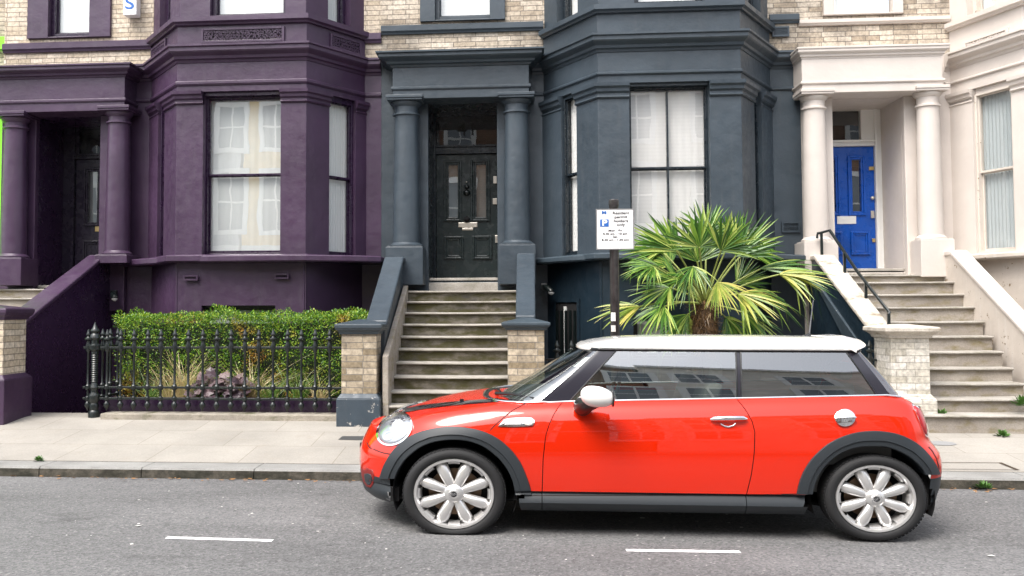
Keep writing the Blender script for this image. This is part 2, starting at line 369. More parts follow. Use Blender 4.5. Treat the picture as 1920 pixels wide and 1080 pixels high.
m = MB(); pts = [q+Vector((0, 0, .005)) for q in (a, b, c, d)]; ctr = sum(pts, Vector())/4
pin = [q+(ctr-q).normalized()*.035 for q in pts]
for k in range(4): m.add([pts[k], pts[(k+1) % 4], pin[(k+1) % 4], pin[k]], [(0, 1, 2, 3)])
struct(m.build('pavement_patch_joint', M['soil']))

# ------------------------------------------------------------------ houses
YW = 12.8
def holes(mb, pl, u0, u1, z0, z1, hs_, fr=0, bk=-.3):
    us = sorted({u0, u1, *[min(max(h[k], u0), u1) for h in hs_ for k in (0, 1)]}); zs = sorted({z0, z1, *[min(max(h[k], z0), z1) for h in hs_ for k in (2, 3)]})
    vs = []; fs = []
    def inside(u, z): return any(h[0] < u < h[1] and h[2] < z < h[3] for h in hs_)
    cell = {(i, j): not inside((us[i]+us[i+1])/2, (zs[j]+zs[j+1])/2) for i in range(len(us)-1) for j in range(len(zs)-1)}
    for (i, j), on in cell.items():
        if not on: continue
        a = [(us[i], zs[j]), (us[i+1], zs[j]), (us[i+1], zs[j+1]), (us[i], zs[j+1])]
        mb.add([pl.P(u, z, fr) for u, z in a], [(0, 1, 2, 3)]); mb.add([pl.P(u, z, bk) for u, z in a], [(3, 2, 1, 0)])
        for (di, dj), (p, q) in (((-1, 0), (3, 0)), ((1, 0), (1, 2)), ((0, -1), (0, 1)), ((0, 1), (2, 3))):
            if not cell.get((i+di, j+dj), False):
                mb.add([pl.P(*a[p], fr), pl.P(*a[p], bk), pl.P(*a[q], bk), pl.P(*a[q], fr)], [(0, 1, 2, 3)])
    return mb
def window(parent, pl, u0, u1, z0, z1, off, mf, blind, meet=None, vbar=False, fw=.028, pane=None, name='window', side=None):
    f = MB().frame(pl, u0, u1, z0, z1, fw, off, off-.12, fw*1.3).build(name, mf, parent, bev=.004)
    i0, i1, j0, j1 = u0+fw, u1-fw, z0+fw*1.3, z1-fw
    s = MB(); zm = meet if meet else (j0+j1)/2
    if meet is not False and j0 < zm < j1:
        s.frame(pl, i0, i1, zm, j1, .016, off-.035, off-.07, .03)
        s.frame(pl, i0, i1, j0, zm+.005, .018, off-.075, off-.11, .04)
    else:
        s.frame(pl, i0, i1, j0, j1, .035, off-.05, off-.09)
    if vbar:
        um = (i0+i1)/2 if vbar is True else vbar; s.rect(pl, um-.012, um+.012, j0+.03, j1-.03, off-.036, off-.105)
    s.build('sash', mf, f, bev=.003)
    MB().add([pl.P(i0+.01, j0+.01, off-.085), pl.P(i1-.01, j0+.01, off-.085), pl.P(i1-.01, j1-.01, off-.085), pl.P(i0+.01, j1-.01, off-.085)], [(0, 1, 2, 3)]).build('pane', pane or M['pane'], f)
    if blind:
        rows = []; K = 60
        for zz in (j0-.02, j1+.02): rows.append([pl.P(i0-.03+(i1-i0+.06)*k/K, zz, off-.125+(.008 if blind is M['lace'] else .0025)*sin(k*1.1)) for k in range(K+1)])
        MB().grid(rows).build('curtain' if blind is not M['blind'] else 'blind', blind, f, smooth=True)
    bx = MB().rect(pl, i0-.04, i1+.04, j0-.04, j1+.04, off-.3, off-.34); [bx.rect(pl, a_, a_+.01, j0-.04, j1+.04, off-.12, off-.3) for a_ in (i0-.04, i1+.03)]; bx.rect(pl, i0-.04, i1+.04, j1+.03, j1+.04, off-.12, off-.3); bx.rect(pl, i0-.04, i1+.04, j0-.04, j0-.03, off-.12, off-.3); bx.build('dark_room_box', M['void'], f)  # near-black box added for an unlit room; its sides stop light leaks
    return f
CORN = [(-.06, 0), (.015, 0), (.03, .035), (.07, .05), (.08, .09), (.15, .13), (.17, .15), (.17, .2), (.2, .215), (.2, .245), (.14, .262), (-.06, .27)]
def prof(p, z0, z1, k=1.):
    h = p[-1][1]; return [(o*k if o > 0 else o, z0+(z1-z0)*z/h) for o, z in p]
MOULD = [(-.04, 0), (.012, 0), (.03, .02), (.03, .045), (.018, .06), (-.04, .06)]
CAP = [(-.04, 0), (.02, 0), (.035, .02), (.02, .05), (.02, .08), (.05, .11), (.055, .16), (.085, .19), (.09, .25), (-.04, .26)]
BAND = [(-.06, 0), (.04, 0), (.05, .03), (.09, .06), (.09, .16), (.05, .18), (-.06, .18)]
def column(parent, px, ytop, ycap, ybase, yb2, Y, rpx, mat, z_ped):
    c = bp(px, (ytop+ybase)/2, Y); x = c.x; zt = bp(px, ytop, Y).z; zc = bp(px, ycap, Y).z; zb = bp(px, ybase, Y).z; z2 = bp(px, yb2, Y).z
    r = (bp(px+rpx, 300, Y).x-bp(px-rpx, 300, Y).x)/2/1.185; h = zc-z2
    pr = [(r*1.22, zb), (r*1.24, zb+(z2-zb)*.5), (r*1.1, z2), (r*1.0, z2+.02)]
    for k in range(9):
        t = k/8; pr.append((r*(1-.13*t**1.8), z2+.03+(h-.1)*t))
    rt = r*.87; zz = zc-.05
    pr += [(rt*1.02, zz), (rt*1.17, zz+.012), (rt*1.17, zz+.035), (rt, zz+.045), (rt, zz+.085)]
    e = zt-.075
    pr += [(rt*1.02, e-.075), (rt*1.14, e-.06), (rt*1.3, e-.03), (rt*1.34, e-.01), (rt*1.3, e)]
    m = MB().lathe((x, Y), pr, 36); col = m.build('column', mat, parent, smooth='auto')
    a = rt*1.5
    MB().box(x-a*1.185, x+a*1.185, Y-a, Y+a, e, e+.03).box(x-a*1.24, x+a*1.24, Y-a*1.06, Y+a*1.06, e+.03, zt).build('capital', mat, col, bev=.006)
    a = r*1.36
    MB().box(x-a*1.185, x+a*1.185, Y-a, YW-.002, z_ped, zb-.015).box(x-a*1.13, x+a*1.13, Y-a*.95, Y+a*.95, zb-.015, zb).build('pedestal', mat, parent, bev=.012)
    return x, r
def make_house(c):
    root = thing(c['name'], c['label'], 'house', group=None)
    A = lambda k: c[k]
    m, mf = c['mat'], c['mframe']; X0, X1 = c['X0'], c['X1']; W = Plane((X0, YW), (X1, YW))
    Yb = c['Yb']; cx = c['cx']
    Z = lambda y: bp(cx, y, Yb).z
    q = c['P']; P0 = (bp(q[0], 250, YW).x, YW); P1 = (bp(q[1], 250, Yb).x, Yb); P2 = (bp(q[2], 250, Yb).x, Yb); P3 = (bp(q[3], 250, YW).x, YW)
    if c.get('P2x'): P2 = (c['P2x'], Yb); P3 = (c['P3x'], YW)
    F0, F1, F2 = Plane(P0, P1), Plane(P1, P2), Plane(P2, P3)
    path = [P0, P1, P2, P3]; full = [(X0, YW), P0, P1, P2, P3, (X1, YW)]
    y = c['ys']; z = {k: Z(v) for k, v in y.items()}
    # portico data
    pc = c['portico']; Yc = 12.55; xm = sum(pc['cols'])/2
    zp = {k: bp(xm, v, 12.4).z for k, v in pc['ys'].items()}
    o0, o1 = bp(pc['open'][0], 300, 12.7).x, bp(pc['open'][1], 300, 12.7).x
    xa, xb = bp(pc['ent'][0], 160, 12.4).x, bp(pc['ent'][1], 160, 12.4).x
    zth = c['zth']                                        # threshold
    # ground-floor wall with door opening, basement wall
    wl = MB(); holes(wl, W, 0, P0[0]-X0+.07, -1.2, z['corn_top'], [(o0-X0-.06, o1-X0+.06, zth-.03, zp['arch_bot']+.05)], 0, -.3)
    wl.build('ground_floor_wall', m, root); MB().rect(W, P3[0]-X0-.07, X1-X0, -1.2, z['corn_top'], 0, -.3).build('ground_floor_wall', m, root)
    # brick upper wall
    ub = MB(); hs_ = []
    for (a0, a1, yb_, ws) in c['upwin']:
        u0, _ = W.uz(a0, 20); u1, _ = W.uz(a1, 20); hs_.append((u0, u1, W.uz(a0, yb_)[1], 8.4))
    zb = bp(c['bandx'], c['band'][1], YW-.05).z; zt = bp(c['bandx'], c['band'][0], YW-.05).z
    for lo, hi, mat in ((z['corn_top'], zb, A('brick')), (zb, 9.2, A('brick'))):
        b_ = MB(); holes(b_, W, 0, P0[0]-X0+.06, lo, hi, hs_ if lo == zb else [], -.01, -.3)
        b_.build('brick_wall', mat, root); MB().rect(W, P3[0]-X0-.06, X1-X0, lo, hi, -.01, -.3).build('brick_wall', mat, root)
    # bay solids
    if 1:
        bs = MB(); bs.sweep(path, [(-.3, z['cap_top']), (0, z['cap_top']), (0, z['band_bot']), (-.3, z['band_bot'])]); bs.build('bay_entablature', m, root)
        bb = MB(); bb.sweep(path, [(-.3, -1.2), (-.03, -1.2), (-.03, c.get('zbase_win', 9)), (-.3, c.get('zbase_win', 9))]) if c.get('zbase_win') else bb.sweep(path, [(-.3, -1.2), (-.03, -1.2), (-.03, z['sill_bot']+.02), (-.3, z['sill_bot']+.02)])
        if c.get('zbase_win'):     # basement window opening in the front facet
            u0, u1 = F1.uz(c['base_win'][0], 600)[0], F1.uz(c['base_win'][1], 600)[0]; zt_ = F1.uz(c['base_win'][0], c['base_win'][2])[1]
            holes(bb, F1, 0, F1.L, c['zbase_win'], z['sill_bot']+.02, [(u0, u1, c['zbase_win'], zt_)], -.03, -.3)
            for f_ in (F0, F2): bb.rect(f_, 0, f_.L, c['zbase_win'], z['sill_bot']+.02, -.03, -.3)
            window(root, F1, u0, u1, c['zbase_win']-.0, zt_, -.12, M['black'] if c['name'] != 'x' else mf, c.get('base_blind'), meet=False, fw=.035, name='basement_window')
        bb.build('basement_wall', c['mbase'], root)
    # mouldings along bay and wall
    mp = [(c['mx0'], YW)] + path + [(X1, YW)]
    MB().sweep(mp, prof(CORN, z['corn_bot'], z['corn_top'], .82)).build('cornice', m, root, smooth=False)
    MB().sweep(mp, prof(MOULD, z['mould_bot'], z['mould_top'])).build('string_course', m, root)
    MB().sweep([(c['sx0'], YW)]+path+[(c['sx1'], YW)], [(-.05, z['sill_bot']), (.13, z['sill_bot']), (.15, z['sill_bot']+.02), (.15, z['sill_top']-.015), (.12, z['sill_top']), (-.05, z['sill_top']+.015)]).build('bay_sill', c.get('msill', m), root, bev=.004)
    zb2, zt2 = z['band_bot'], z['band_top']
    MB().sweep(path, prof(BAND, zb2, zt2)).build('upper_sill', m, root)
    for pa_, pb_ in (((X0, YW), P0), (P3, (X1, YW))): MB().sweep([pa_, pb_], prof(BAND, zb, zt, .6)).build('sill_band', c.get('mband', m), root)
    # pilasters
    def pil(a, b, corner, z0, z1, mat, out=0., name='pilaster', cap=True, back=-.3):
        pth = [tuple(a), tuple(corner), tuple(b)] if corner else [tuple(a), tuple(b)]
        o = MB().sweep(pth, [(back, z0), (out, z0), (out, z1), (back, z1)]).build(name, mat, root, bev=.006)
        if cap:
            MB().sweep(pth, prof(CAP, z['cap_bot'], z['cap_top']+.002) if not corner else prof(CAP, z['cap_bot'], z['cap_top']+.002)).build('capital', mat, o)
        return o
    pt = lambda f, u: f.a+f.t*u
    bw = c['bayw']
    uL, uR = F1.uz(bw[0], 300)[0], F1.uz(bw[1], 300)[0]
    f0e, f0s = c['f0']; f2s, f2e = c['f2']             # fractions along the side facets: small pilaster end, corner pilaster start
    zs, zc_ = z['sill_top'], z['cap_top']
    pil(pt(F0, F0.L*f0s), pt(F1, uL), P1, zs, zc_, m); pil(pt(F1, uR), pt(F2, F2.L*f2s), P2, zs, zc_, m)
    pil(pt(F0, -.02), pt(F0, F0.L*f0e), None, zs, zc_, m, .02); pil(pt(F2, F2.L*f2e), pt(F2, F2.L+.02), None, zs, zc_, m, .02)
    zw = z['win_top']
    if zw < zc_:
        for f_, a, b in ((F1, uL, uR), (F0, F0.L*f0e, F0.L*f0s), (F2, F2.L*f2s, F2.L*f2e)):
            MB().rect(f_, a, b, zw, zc_, -.05, -.3).build('window_head', mf, root)
    wf = c['mwin']; zmeet = Z(c['meet'])
    window(root, F1, uL, uR, zs, zw, -.13, wf, c['curt'], zmeet, c['vbar'], pane=c.get('cpane', M['pane_refl']))
    window(root, F0, F0.L*f0e, F0.L*f0s, zs, zw, -.02, wf, c['curt'], zmeet)
    window(root, F2, F2.L*f2s, F2.L*f2e, zs, zw, -.04, wf, c['curt'], zmeet)
    # upper floor bay: pilasters and windows
    mu = c.get('mup', m); zu = z['band_top']-.01; zu1 = 9.2; ub0, ub1 = F1.uz(c['upbay'][0], 10)[0], F1.uz(c['upbay'][1], 10)[0]
    pil(pt(F0, F0.L*.62), pt(F1, ub0), P1, zu, zu1, mu, -.04, 'upper_pilaster', False); pil(pt(F1, ub1), pt(F2, F2.L*.38), P2, zu, zu1, mu, -.04, 'upper_pilaster', False)
    pil(pt(F0, 0), pt(F0, F0.L*.25), None, zu, zu1, mu, -.02, 'upper_pilaster', False); pil(pt(F2, F2.L*.75), pt(F2, F2.L), None, zu, zu1, mu, -.02, 'upper_pilaster', False)
    for f_, a, b in ((F1, ub0, ub1), (F0, F0.L*.25, F0.L*.62), (F2, F2.L*.38, F2.L*.75)):
        window(root, f_, a, b, zu, 8.6, -.13, wf, c['curt2'], 7.4, fw=.06); MB().rect(f_, a, b, 8.6, 9.2, -.05, -.3).build('window_head', m, root)
    MB().sweep([(X0, YW)]+path+[(X1, YW)], [(-.5, 9.2), (.1, 9.2), (.2, 9.5), (-.5, 9.5)]).build('upper_cornice', m, root)
    for (u0, u1, z0, z1), (a0, a1, yb_, ws) in zip(hs_, c['upwin']):
        s0, s1 = ws
        MB().frame(W, u0, u1, z0, z1, W.uz(s0, 20)[0]-u0, .04, -.12, .02).build('window_surround', c.get('msur', m), root, bev=.006)
        e = W.uz(s0, 20)[0]; g = W.uz(s1, 20)[0]
        window(root, W, e, g, z0+.02, z1-.1, -.06, c.get('msash', mf), c['curt2'], 7.4, fw=.06)
    # fretwork panels
    if c.get('fret'):
        for f_, a, b, ya, yc in c['fret']:
            f_ = (F0, F1, F2)[f_]; u0, z1 = f_.uz(a, ya); u1, z0 = f_.uz(b, ya); zz0, zz1 = Z(yc[1]), Z(yc[0])
            fr = MB().frame(f_, u0, u1, zz0, zz1, .035, .03, -.0).build('fret_panel', m, root, bev=.004)
            g = MB(); random.seed(5); L = u1-u0-.07; hh = zz1-zz0-.07; nx = max(4, int(L/.05)); nz = max(2, int(hh/.045)); g.rect(f_, u0+.035, u1-.035, zz0+.035, zz1-.035, .003, -.001)
            g2 = MB()
            for i in range(nx):
                for j in range(nz):
                    a_ = u0+.035+L*(i+.5)/nx; b_ = zz0+.035+hh*(j+.5)/nz; an = random.uniform(0, pi); l_ = .036
                    for an2 in (an, an+pi/2+.4):
                        du, dz = cos(an2)*l_, sin(an2)*l_*.8; nu, nz_ = -sin(an2)*.0075, cos(an2)*.0075
                        pts = [(a_-du-nu, b_-dz-nz_), (a_+du-nu, b_+dz-nz_), (a_+du+nu, b_+dz+nz_), (a_-du+nu, b_-dz+nz_)]
                        pts = [(min(max(q_[0], u0+.036), u1-.036), min(max(q_[1], zz0+.036), zz1-.036)) for q_ in pts]
                        g2.prism([f_.P(*q_, .022) for q_ in pts], [f_.P(*q_, .004) for q_ in pts])
            g.build('fret_back', M['void'] if not c.get('fretback') else c['fretback'], fr); g2.build('fretwork', m, fr)
    # portico
    ent = MB(); ent.box(xa, xb, 12.4, YW-.001, zp['arch_bot'], zp['corn_bot']+.02); ent.build('portico_entablature', m, root, bev=.008)
    pp = [(xa, YW), (xa, 12.4), (xb, 12.4), (xb, YW)]
    MB().sweep(pp, prof(CORN, zp['corn_bot'], zp['corn_top'], pc.get('k', .8))).box(xa+.01, xb-.01, 12.45, YW-.002, zp['corn_top']-.05, zp['corn_top']-.006).build('portico_cornice', c.get('mcorn', m), root)
    MB().sweep(pp, prof(MOULD, zp['mould_bot'], zp['mould_top'], .8)).build('portico_moulding', m, root)
    for kx in pc['cols']:
        cy = pc['cy'][pc['cols'].index(kx)]
        column(root, kx, cy[0], cy[1], cy[2], cy[2]-5, Yc, pc['r'], c.get('mcol', m), c['zped'] if isinstance(c['zped'], float) else c['zped'][pc['cols'].index(kx)])
    # jamb piers
    zt = zp['arch_bot']
    MB().box(o0-.42, o0, 12.7, YW-.003, zth-.4, zt-.002).build('jamb_pier', m, root, bev=.01); MB().box(o1, o1+.42, 12.7, YW-.003, zth-.4, zt-.002).build('jamb_pier', m, root, bev=.01)
    # door recess
    dr = c['door']; Yd = 13.5; d0, d1 = bp(dr['x'][0], 400, Yd).x, bp(dr['x'][1], 400, Yd).x
    D = Plane((0, Yd), (1, Yd)); zd1 = bp(dr['x'][1], dr['y'][0], Yd).z; ztr0 = bp(dr['x'][1], dr['tr'][1], Yd).z; ztr1 = bp(dr['x'][1], dr['tr'][0], Yd).z
    rc = MB(); rc.box(o0-.1, o0-.0, YW-.002, Yd+.2, zth-.02, zt+.03); rc.box(o1, o1+.1, YW-.002, Yd+.2, zth-.02, zt+.03); rc.box(o0-.1, o1+.1, YW+.0, Yd+.2, zt-.004, zt+.04)
    rc.box(o0, o1, Yd+.12, Yd+.2, zth, zt); rc.build('door_recess', c['mrec'], root)
    df = MB(); fw = .07
    for a, b in ((o0, d0-.005), (d1+.005, o1)):
        if b-a > .02: df.rect(D, a, b, zth, zt, .0, -.12)
    df.rect(D, d0-.005, d1+.005, zd1+.006, ztr0, .0, -.12); df.rect(D, d0-.005, d1+.005, ztr1, zt, .0, -.12)
    df.rect(D, d0-.005-fw*.6, d0-.005, zth, ztr1+.03, .03, .0); df.rect(D, d1+.005, d1+.005+fw*.6, zth, ztr1+.03, .03, .0); df.rect(D, d0-.005, d1+.005, ztr0-.03, ztr0, .035, 0); df.rect(D, d0-.005, d1+.005, zd1+.006, zd1+.03, .03, 0)
    dfo = df.build('door_frame', dr['mf'], root, bev=.006)
    tl = MB(); tx0, tx1 = [bp(v, 200, Yd).x for v in dr.get('trx', dr['x'])]
    if 'trx' in dr:
        tf = MB(); tf.rect(D, tx1, d1+.005, ztr0, ztr1, -.01, -.1); tf.build('transom_frame', dr['mf'], dfo); MB().rect(D, d0-.005, tx0, ztr0, ztr1, -.01, -.1).build('transom_frame', dr['mf'], dfo)
    tl.add([D.P(tx0, ztr0, -.04), D.P(tx1, ztr0, -.04), D.P(tx1, ztr1, -.04), D.P(tx0, ztr1, -.04)], [(0, 1, 2, 3)]); tl.build('transom_pane', dr.get('tpane', M['pane']), dfo); MB().rect(D, d0-.004, d1+.004, ztr0, ztr1, -.1, -.119).build('hall_dark_sheet', M['void'], dfo)  # near-black sheet behind the transom stands for the unlit hall
    if dr.get('num'): text(dr['num'], dr['nums'], dr['nmat'], dfo, D.P(bp(dr['numxy'][0], dr['numxy'][1], Yd).x, bp(*dr['numxy'], Yd).z, -.034), Vector((1, 0, 0)), Vector((0, 0, 1)), 'house_number', xs=1.1)
    leaf = MB(); gl = dr['glass']; Dl = Plane((0, Yd+.03), (1, Yd+.03))
    gz = [(bp(a, 400, Yd).x, bp(b, 400, Yd).x, bp(a, y1_, Yd).z, bp(a, y0_, Yd).z) for a, b, y0_, y1_ in gl]
    holes(leaf, Dl, d0, d1, zth+.01, zd1, gz, 0, -.05); lo = leaf.build('door', dr['m'], root)
    for g_ in gz:
        MB().add([Dl.P(g_[0], g_[2], -.03), Dl.P(g_[1], g_[2], -.03), Dl.P(g_[1], g_[3], -.03), Dl.P(g_[0], g_[3], -.03)], [(0, 1, 2, 3)]).build('door_pane', M['pane_refl'], lo)
        MB().add([Dl.P(g_[0]-.05, g_[2]-.05, -.08), Dl.P(g_[1]+.05, g_[2]-.05, -.08), Dl.P(g_[1]+.05, g_[3]+.05, -.08), Dl.P(g_[0]-.05, g_[3]+.05, -.08)], [(0, 1, 2, 3)]).build('door_curtain', dr['cur'], lo)
    for a, b, y0_, y1_ in dr['mould']:
        u0, u1 = bp(a, 400, Yd).x, bp(b, 400, Yd).x; z0, z1 = bp(a, y1_, Yd).z, bp(a, y0_, Yd).z
        q_ = MB(); q_.frame(Dl, u0, u1, z0, z1, .035, .03, 0); q_.frame(Dl, u0+.035, u1-.035, z0+.035, z1-.035, .03, .016, 0); q_.build('panel_moulding', dr['m'], lo, bev=.008)
    for a, b, y0_, y1_, mat, nm, dp in dr['fit']:
        u0, u1 = bp(a, 400, Yd).x, bp(b, 400, Yd).x; z0, z1 = bp(a, y1_, Yd).z, bp(a, y0_, Yd).z
        MB().rect(Dl, u0, u1, z0, z1, dp, 0).build(nm, mat, lo, bev=.006)
    for a, b, r_, mat, nm in dr.get('round', []):
        p_ = bp(a, b, Yd); MB().lathe((p_.x, Yd+.0), [(.001, p_.z-r_), (r_*.7, p_.z-r_*.7), (r_, p_.z), (r_*.7, p_.z+r_*.7), (.001, p_.z+r_)], 12, 1.185).build(nm, mat, lo, smooth=True)
    MB().box(o0+.001, o1-.001, Yd-.7, Yd+.02, zth-.06, zth+.008).build('threshold', M['tread'], root, bev=.01)
    # air bricks
    for (pl_, a, b, y0_, y1_, mat) in c.get('vents', []):
        f_ = {'W': W, 'F1': F1}[pl_]; u0, z1 = f_.uz(a, y0_); u1, z0 = f_.uz(b, y1_); v = MB().frame(f_, u0, u1, z0, z1, .022, .03, 0)
        n_ = 6
        for k in range(n_):
            zz = z0+.022+(z1-z0-.044)*(k+.5)/n_; v.rect(f_, u0+.022, u1-.022, zz-.006, zz+.004, .022, 0)
        vo = v.build('air_vent', mat, root); MB().rect(f_, u0+.02, u1-.02, z0+.02, z1-.02, .004, -.0).build('vent_back', M['void'], vo)
    setbase(root, ((X0+X1)/2, YW, .26))
    return dict(root=root, F=(F0, F1, F2), W=W, path=path, z=z, o=(o0, o1), Z=Z)
def text(body, size, mat, parent, origin, xd, yd, name, xs=1.0, align='CENTER', ext=.001, spacing=1.0, off=0):
    cu = bpy.data.curves.new(name, 'FONT'); cu.body = body; cu.size = size; cu.align_x = align; cu.align_y = 'CENTER'; cu.extrude = ext; cu.space_character = spacing; cu.offset = off; cu.resolution_u = 6
    o = bpy.data.objects.new(name, cu); COL.objects.link(o); bpy.context.view_layer.update()
    dg = bpy.context.evaluated_depsgraph_get(); me = bpy.data.meshes.new_from_object(o.evaluated_get(dg)); COL.objects.unlink(o); bpy.data.objects.remove(o)
    xd = xd.normalized(); yd = yd.normalized(); zd = xd.cross(yd)
    mt = Matrix.Translation(origin) @ Matrix((xd, yd, zd)).transposed().to_4x4() @ Matrix.Diagonal((xs, 1, 1, 1))
    me.transform(mt); me.materials.clear(); me.materials.append(mat)
    r = bpy.data.objects.new(name, me); COL.objects.link(r)
    if parent: r.parent = parent
    return r

XPB = bp(715, 300, YW).x; XBK = bp(1503, 300, YW).x; XGP = bp(3, 300, YW).x
purple = make_house(dict(name='purple_house', label='terraced house painted dark purple with pale brick and bay window at the left', mat=M['purple'], mframe=M['purple_d'], mwin=M['purple_d'], mbase=M['purple'],
    X0=XGP, X1=XPB-.002, Yb=11.9, cx=452, P=(283, 331, 574, 684), zth=bp(100, 535, 12.6).z, zped=(bp(28, 535, 12.3).z, bp(222, 493, 12.3).z),
    ys=dict(band_top=30, band_bot=46, corn_top=83, corn_bot=116, mould_top=150, mould_bot=159, cap_top=170, cap_bot=194, win_top=177, sill_top=478, sill_bot=492), meet=326,
    bayw=(380, 526), f0=(.35, .55), f2=(.38, .82), upbay=(392, 534), brick=M['brick'], band=(77, 95), bandx=140, upwin=[(54, 209, 74, (93, 192))],
    portico=dict(cols=(28, 222), cy=((214, 238, 484), (203, 228, 478)), r=22, ent=(-30, 234), open=(67, 187), ys=dict(corn_top=123, corn_bot=147, mould_top=186, mould_bot=193, arch_bot=209)),
    mx0=bp(232, 200, YW).x, sx0=bp(234, 490, YW).x, sx1=XPB-.01, curt=M['net'], curt2=M['net'], vbar=False, mrec=M['purple_d'],
    zbase_win=1.0, base_win=(376, 515, 573), base_blind=M['net'],
    fret=[(1, 378, 534, 60, (52, 80)), (2, 618, 676, 70, (52, 80)), (0, 286, 313, 90, (52, 80))],
    vents=[('F1', 345, 372, 516, 526, M['purple']), ('F1', 515, 542, 513, 523, M['purple'])],
    door=dict(x=(140, 254), y=(297,), tr=(237, 287), trx=(149, 245), m=M['door_purple'], mf=M['door_purple'], cur=M['dimnet'], glass=[(163, 180, 321, 418), (213, 230, 321, 418)],
              mould=[(155, 188, 314, 424), (205, 238, 314, 424), (155, 188, 451, 500), (205, 238, 451, 500)], fit=[(177, 215, 424, 434, M['brass'], 'letter_plate', .01)], num='39', nums=.28, nmat=M['void'], numxy=(196, 264))))
blue = make_house(dict(name='slate_blue_house', label='terraced house painted slate blue with dark front door and bay window in the middle', mat=M['blue'], mframe=M['blue'], mwin=M['blue_d'], mbase=M['blue_area'],
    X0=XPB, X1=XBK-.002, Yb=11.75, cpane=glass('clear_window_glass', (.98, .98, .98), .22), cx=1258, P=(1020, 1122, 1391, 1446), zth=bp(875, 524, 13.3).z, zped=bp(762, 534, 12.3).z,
    ys=dict(band_top=6, band_bot=22, corn_top=61, corn_bot=95, mould_top=132, mould_bot=139, cap_top=153, cap_bot=182, win_top=158, sill_top=474, sill_bot=487), meet=313,
    bayw=(1181, 1332), f0=(.36, .62), f2=(.42, .62), upbay=(1190, 1320), brick=M['brick_old'], band=(43, 60), bandx=860, upwin=[(788, 947, 42, (816, 927))],
    portico=dict(cols=(762, 969), cy=((184, 213, 463), (179, 208, 459)), r=25, ent=(736, 992), open=(803, 932), ys=dict(corn_top=97, corn_bot=124, mould_top=160, mould_bot=167, arch_bot=183), k=1.1),
    mx0=bp(998, 200, YW).x, sx0=bp(1004, 490, YW).x, sx1=XBK-.01, curt=M['blind'], curt2=M['blind'], vbar=True, mrec=M['blue_d'], mcorn=M['blue_chip'],
    zbase_win=.9, base_win=(1188, 1330, 592), base_blind=M['blind'], msill=M['blue_chip'],
    vents=[('W', 1465, 1499, 416, 436, M['blue']), ('W', 1447, 1479, 51, 69, M['blue'])],
    door=dict(x=(818, 932), y=(288,), tr=(213, 271), m=M['door_dark'], mf=M['blue_d'], cur=M['dimnet'], glass=[(841, 859, 309, 407), (893, 911, 308, 407)],
              mould=[(832, 866, 301, 415), (882, 919, 300, 415), (832, 869, 443, 486), (885, 922, 442, 486)], num='41', nums=.3, nmat=plain('black_numeral', (.004, .004, .004), .6), numxy=(876, 243),
              fit=[(859, 895, 417, 426, M['nickel'], 'letter_plate', .014), (866, 887, 427, 431.5, M['nickel'], 'letter_flap', .012), (925, 932, 330, 344, M['nickel'], 'lock', .03), (924, 932, 372, 383, M['nickel'], 'lock', .03), (928, 933, 441, 455, M['nickel'], 'lock', .03)],
              round=[(875, 341, .013, M['nickel'], 'spyhole'), (875, 411, .045, M['void'], 'door_knob'), (875, 350, .035, M['iron'], 'knocker'), (875, 361, .05, M['iron'], 'knocker')])))
pink = make_house(dict(name='cream_house', label='terraced house painted pinkish cream with a bright blue front door at the right', mat=M['cream'], mframe=M['cream'], mwin=M['cream_w'], mbase=M['cream_w'],
    X0=XBK, X1=XBK+6.6, Yb=11.75, cx=1985, P=(1785, 1924, 2170, 2250), P2x=9.0, P3x=9.8, zth=bp(1640, 507, 13.3).z, zped=bp(1528, 520, 12.3).z,
    ys=dict(band_top=-8, band_bot=8, corn_top=54, corn_bot=88, mould_top=112, mould_bot=118, cap_top=138, cap_bot=165, win_top=150, sill_top=470, sill_bot=482), meet=308,
    bayw=(1985, 2130), f0=(.32, .83), f2=(.3, .7), upbay=(1985, 2130), brick=M['brick_old'], band=(32, 43), bandx=1640, upwin=[(1543, 1692, 30, (1562, 1668))],
    portico=dict(cols=(1528, 1742), cy=((172, 201, 453), (165, 196, 449)), r=23, ent=(1504, 1768), open=(1563, 1697), ys=dict(corn_top=86, corn_bot=108, mould_top=150, mould_bot=156, arch_bot=172), k=.4),
    mx0=bp(1772, 200, YW).x, sx0=bp(1790, 490, YW).x, sx1=XBK+6.5, curt=M['lace'], curt2=M['net'], vbar=False, mrec=M['cream'], msash=M['white'], msill=M['cream_w'], mcol=M['cream'],
    fret=[(0, 1808, 1892, 52, (40, 66))], fretback=M['cream_w'],
    door=dict(x=(1527, 1642), y=(274,), tr=(200, 262), trx=(1540, 1614), m=M['door_blue'], mf=M['white'], cur=M['void'], glass=[(1600, 1617, 299, 398), (1552, 1569, 299, 398)],
              mould=[(1592, 1625, 291, 404), (1544, 1577, 291, 404), (1595, 1631, 434, 478), (1545, 1579, 434, 478)], num='43', nums=.09, nmat=M['void'], numxy=(1581, 339),
              fit=[(1570, 1606, 405, 420, M['white'], 'letter_plate', .016), (1632, 1641, 312, 319, M['brass'], 'lock', .03), (1633, 1640, 395, 409, M['nickel'], 'lock', .03), (1635, 1641, 447, 454, M['brass'], 'lock', .02)],
              round=[(1636, 371, .03, M['nickel'], 'door_knob')])))
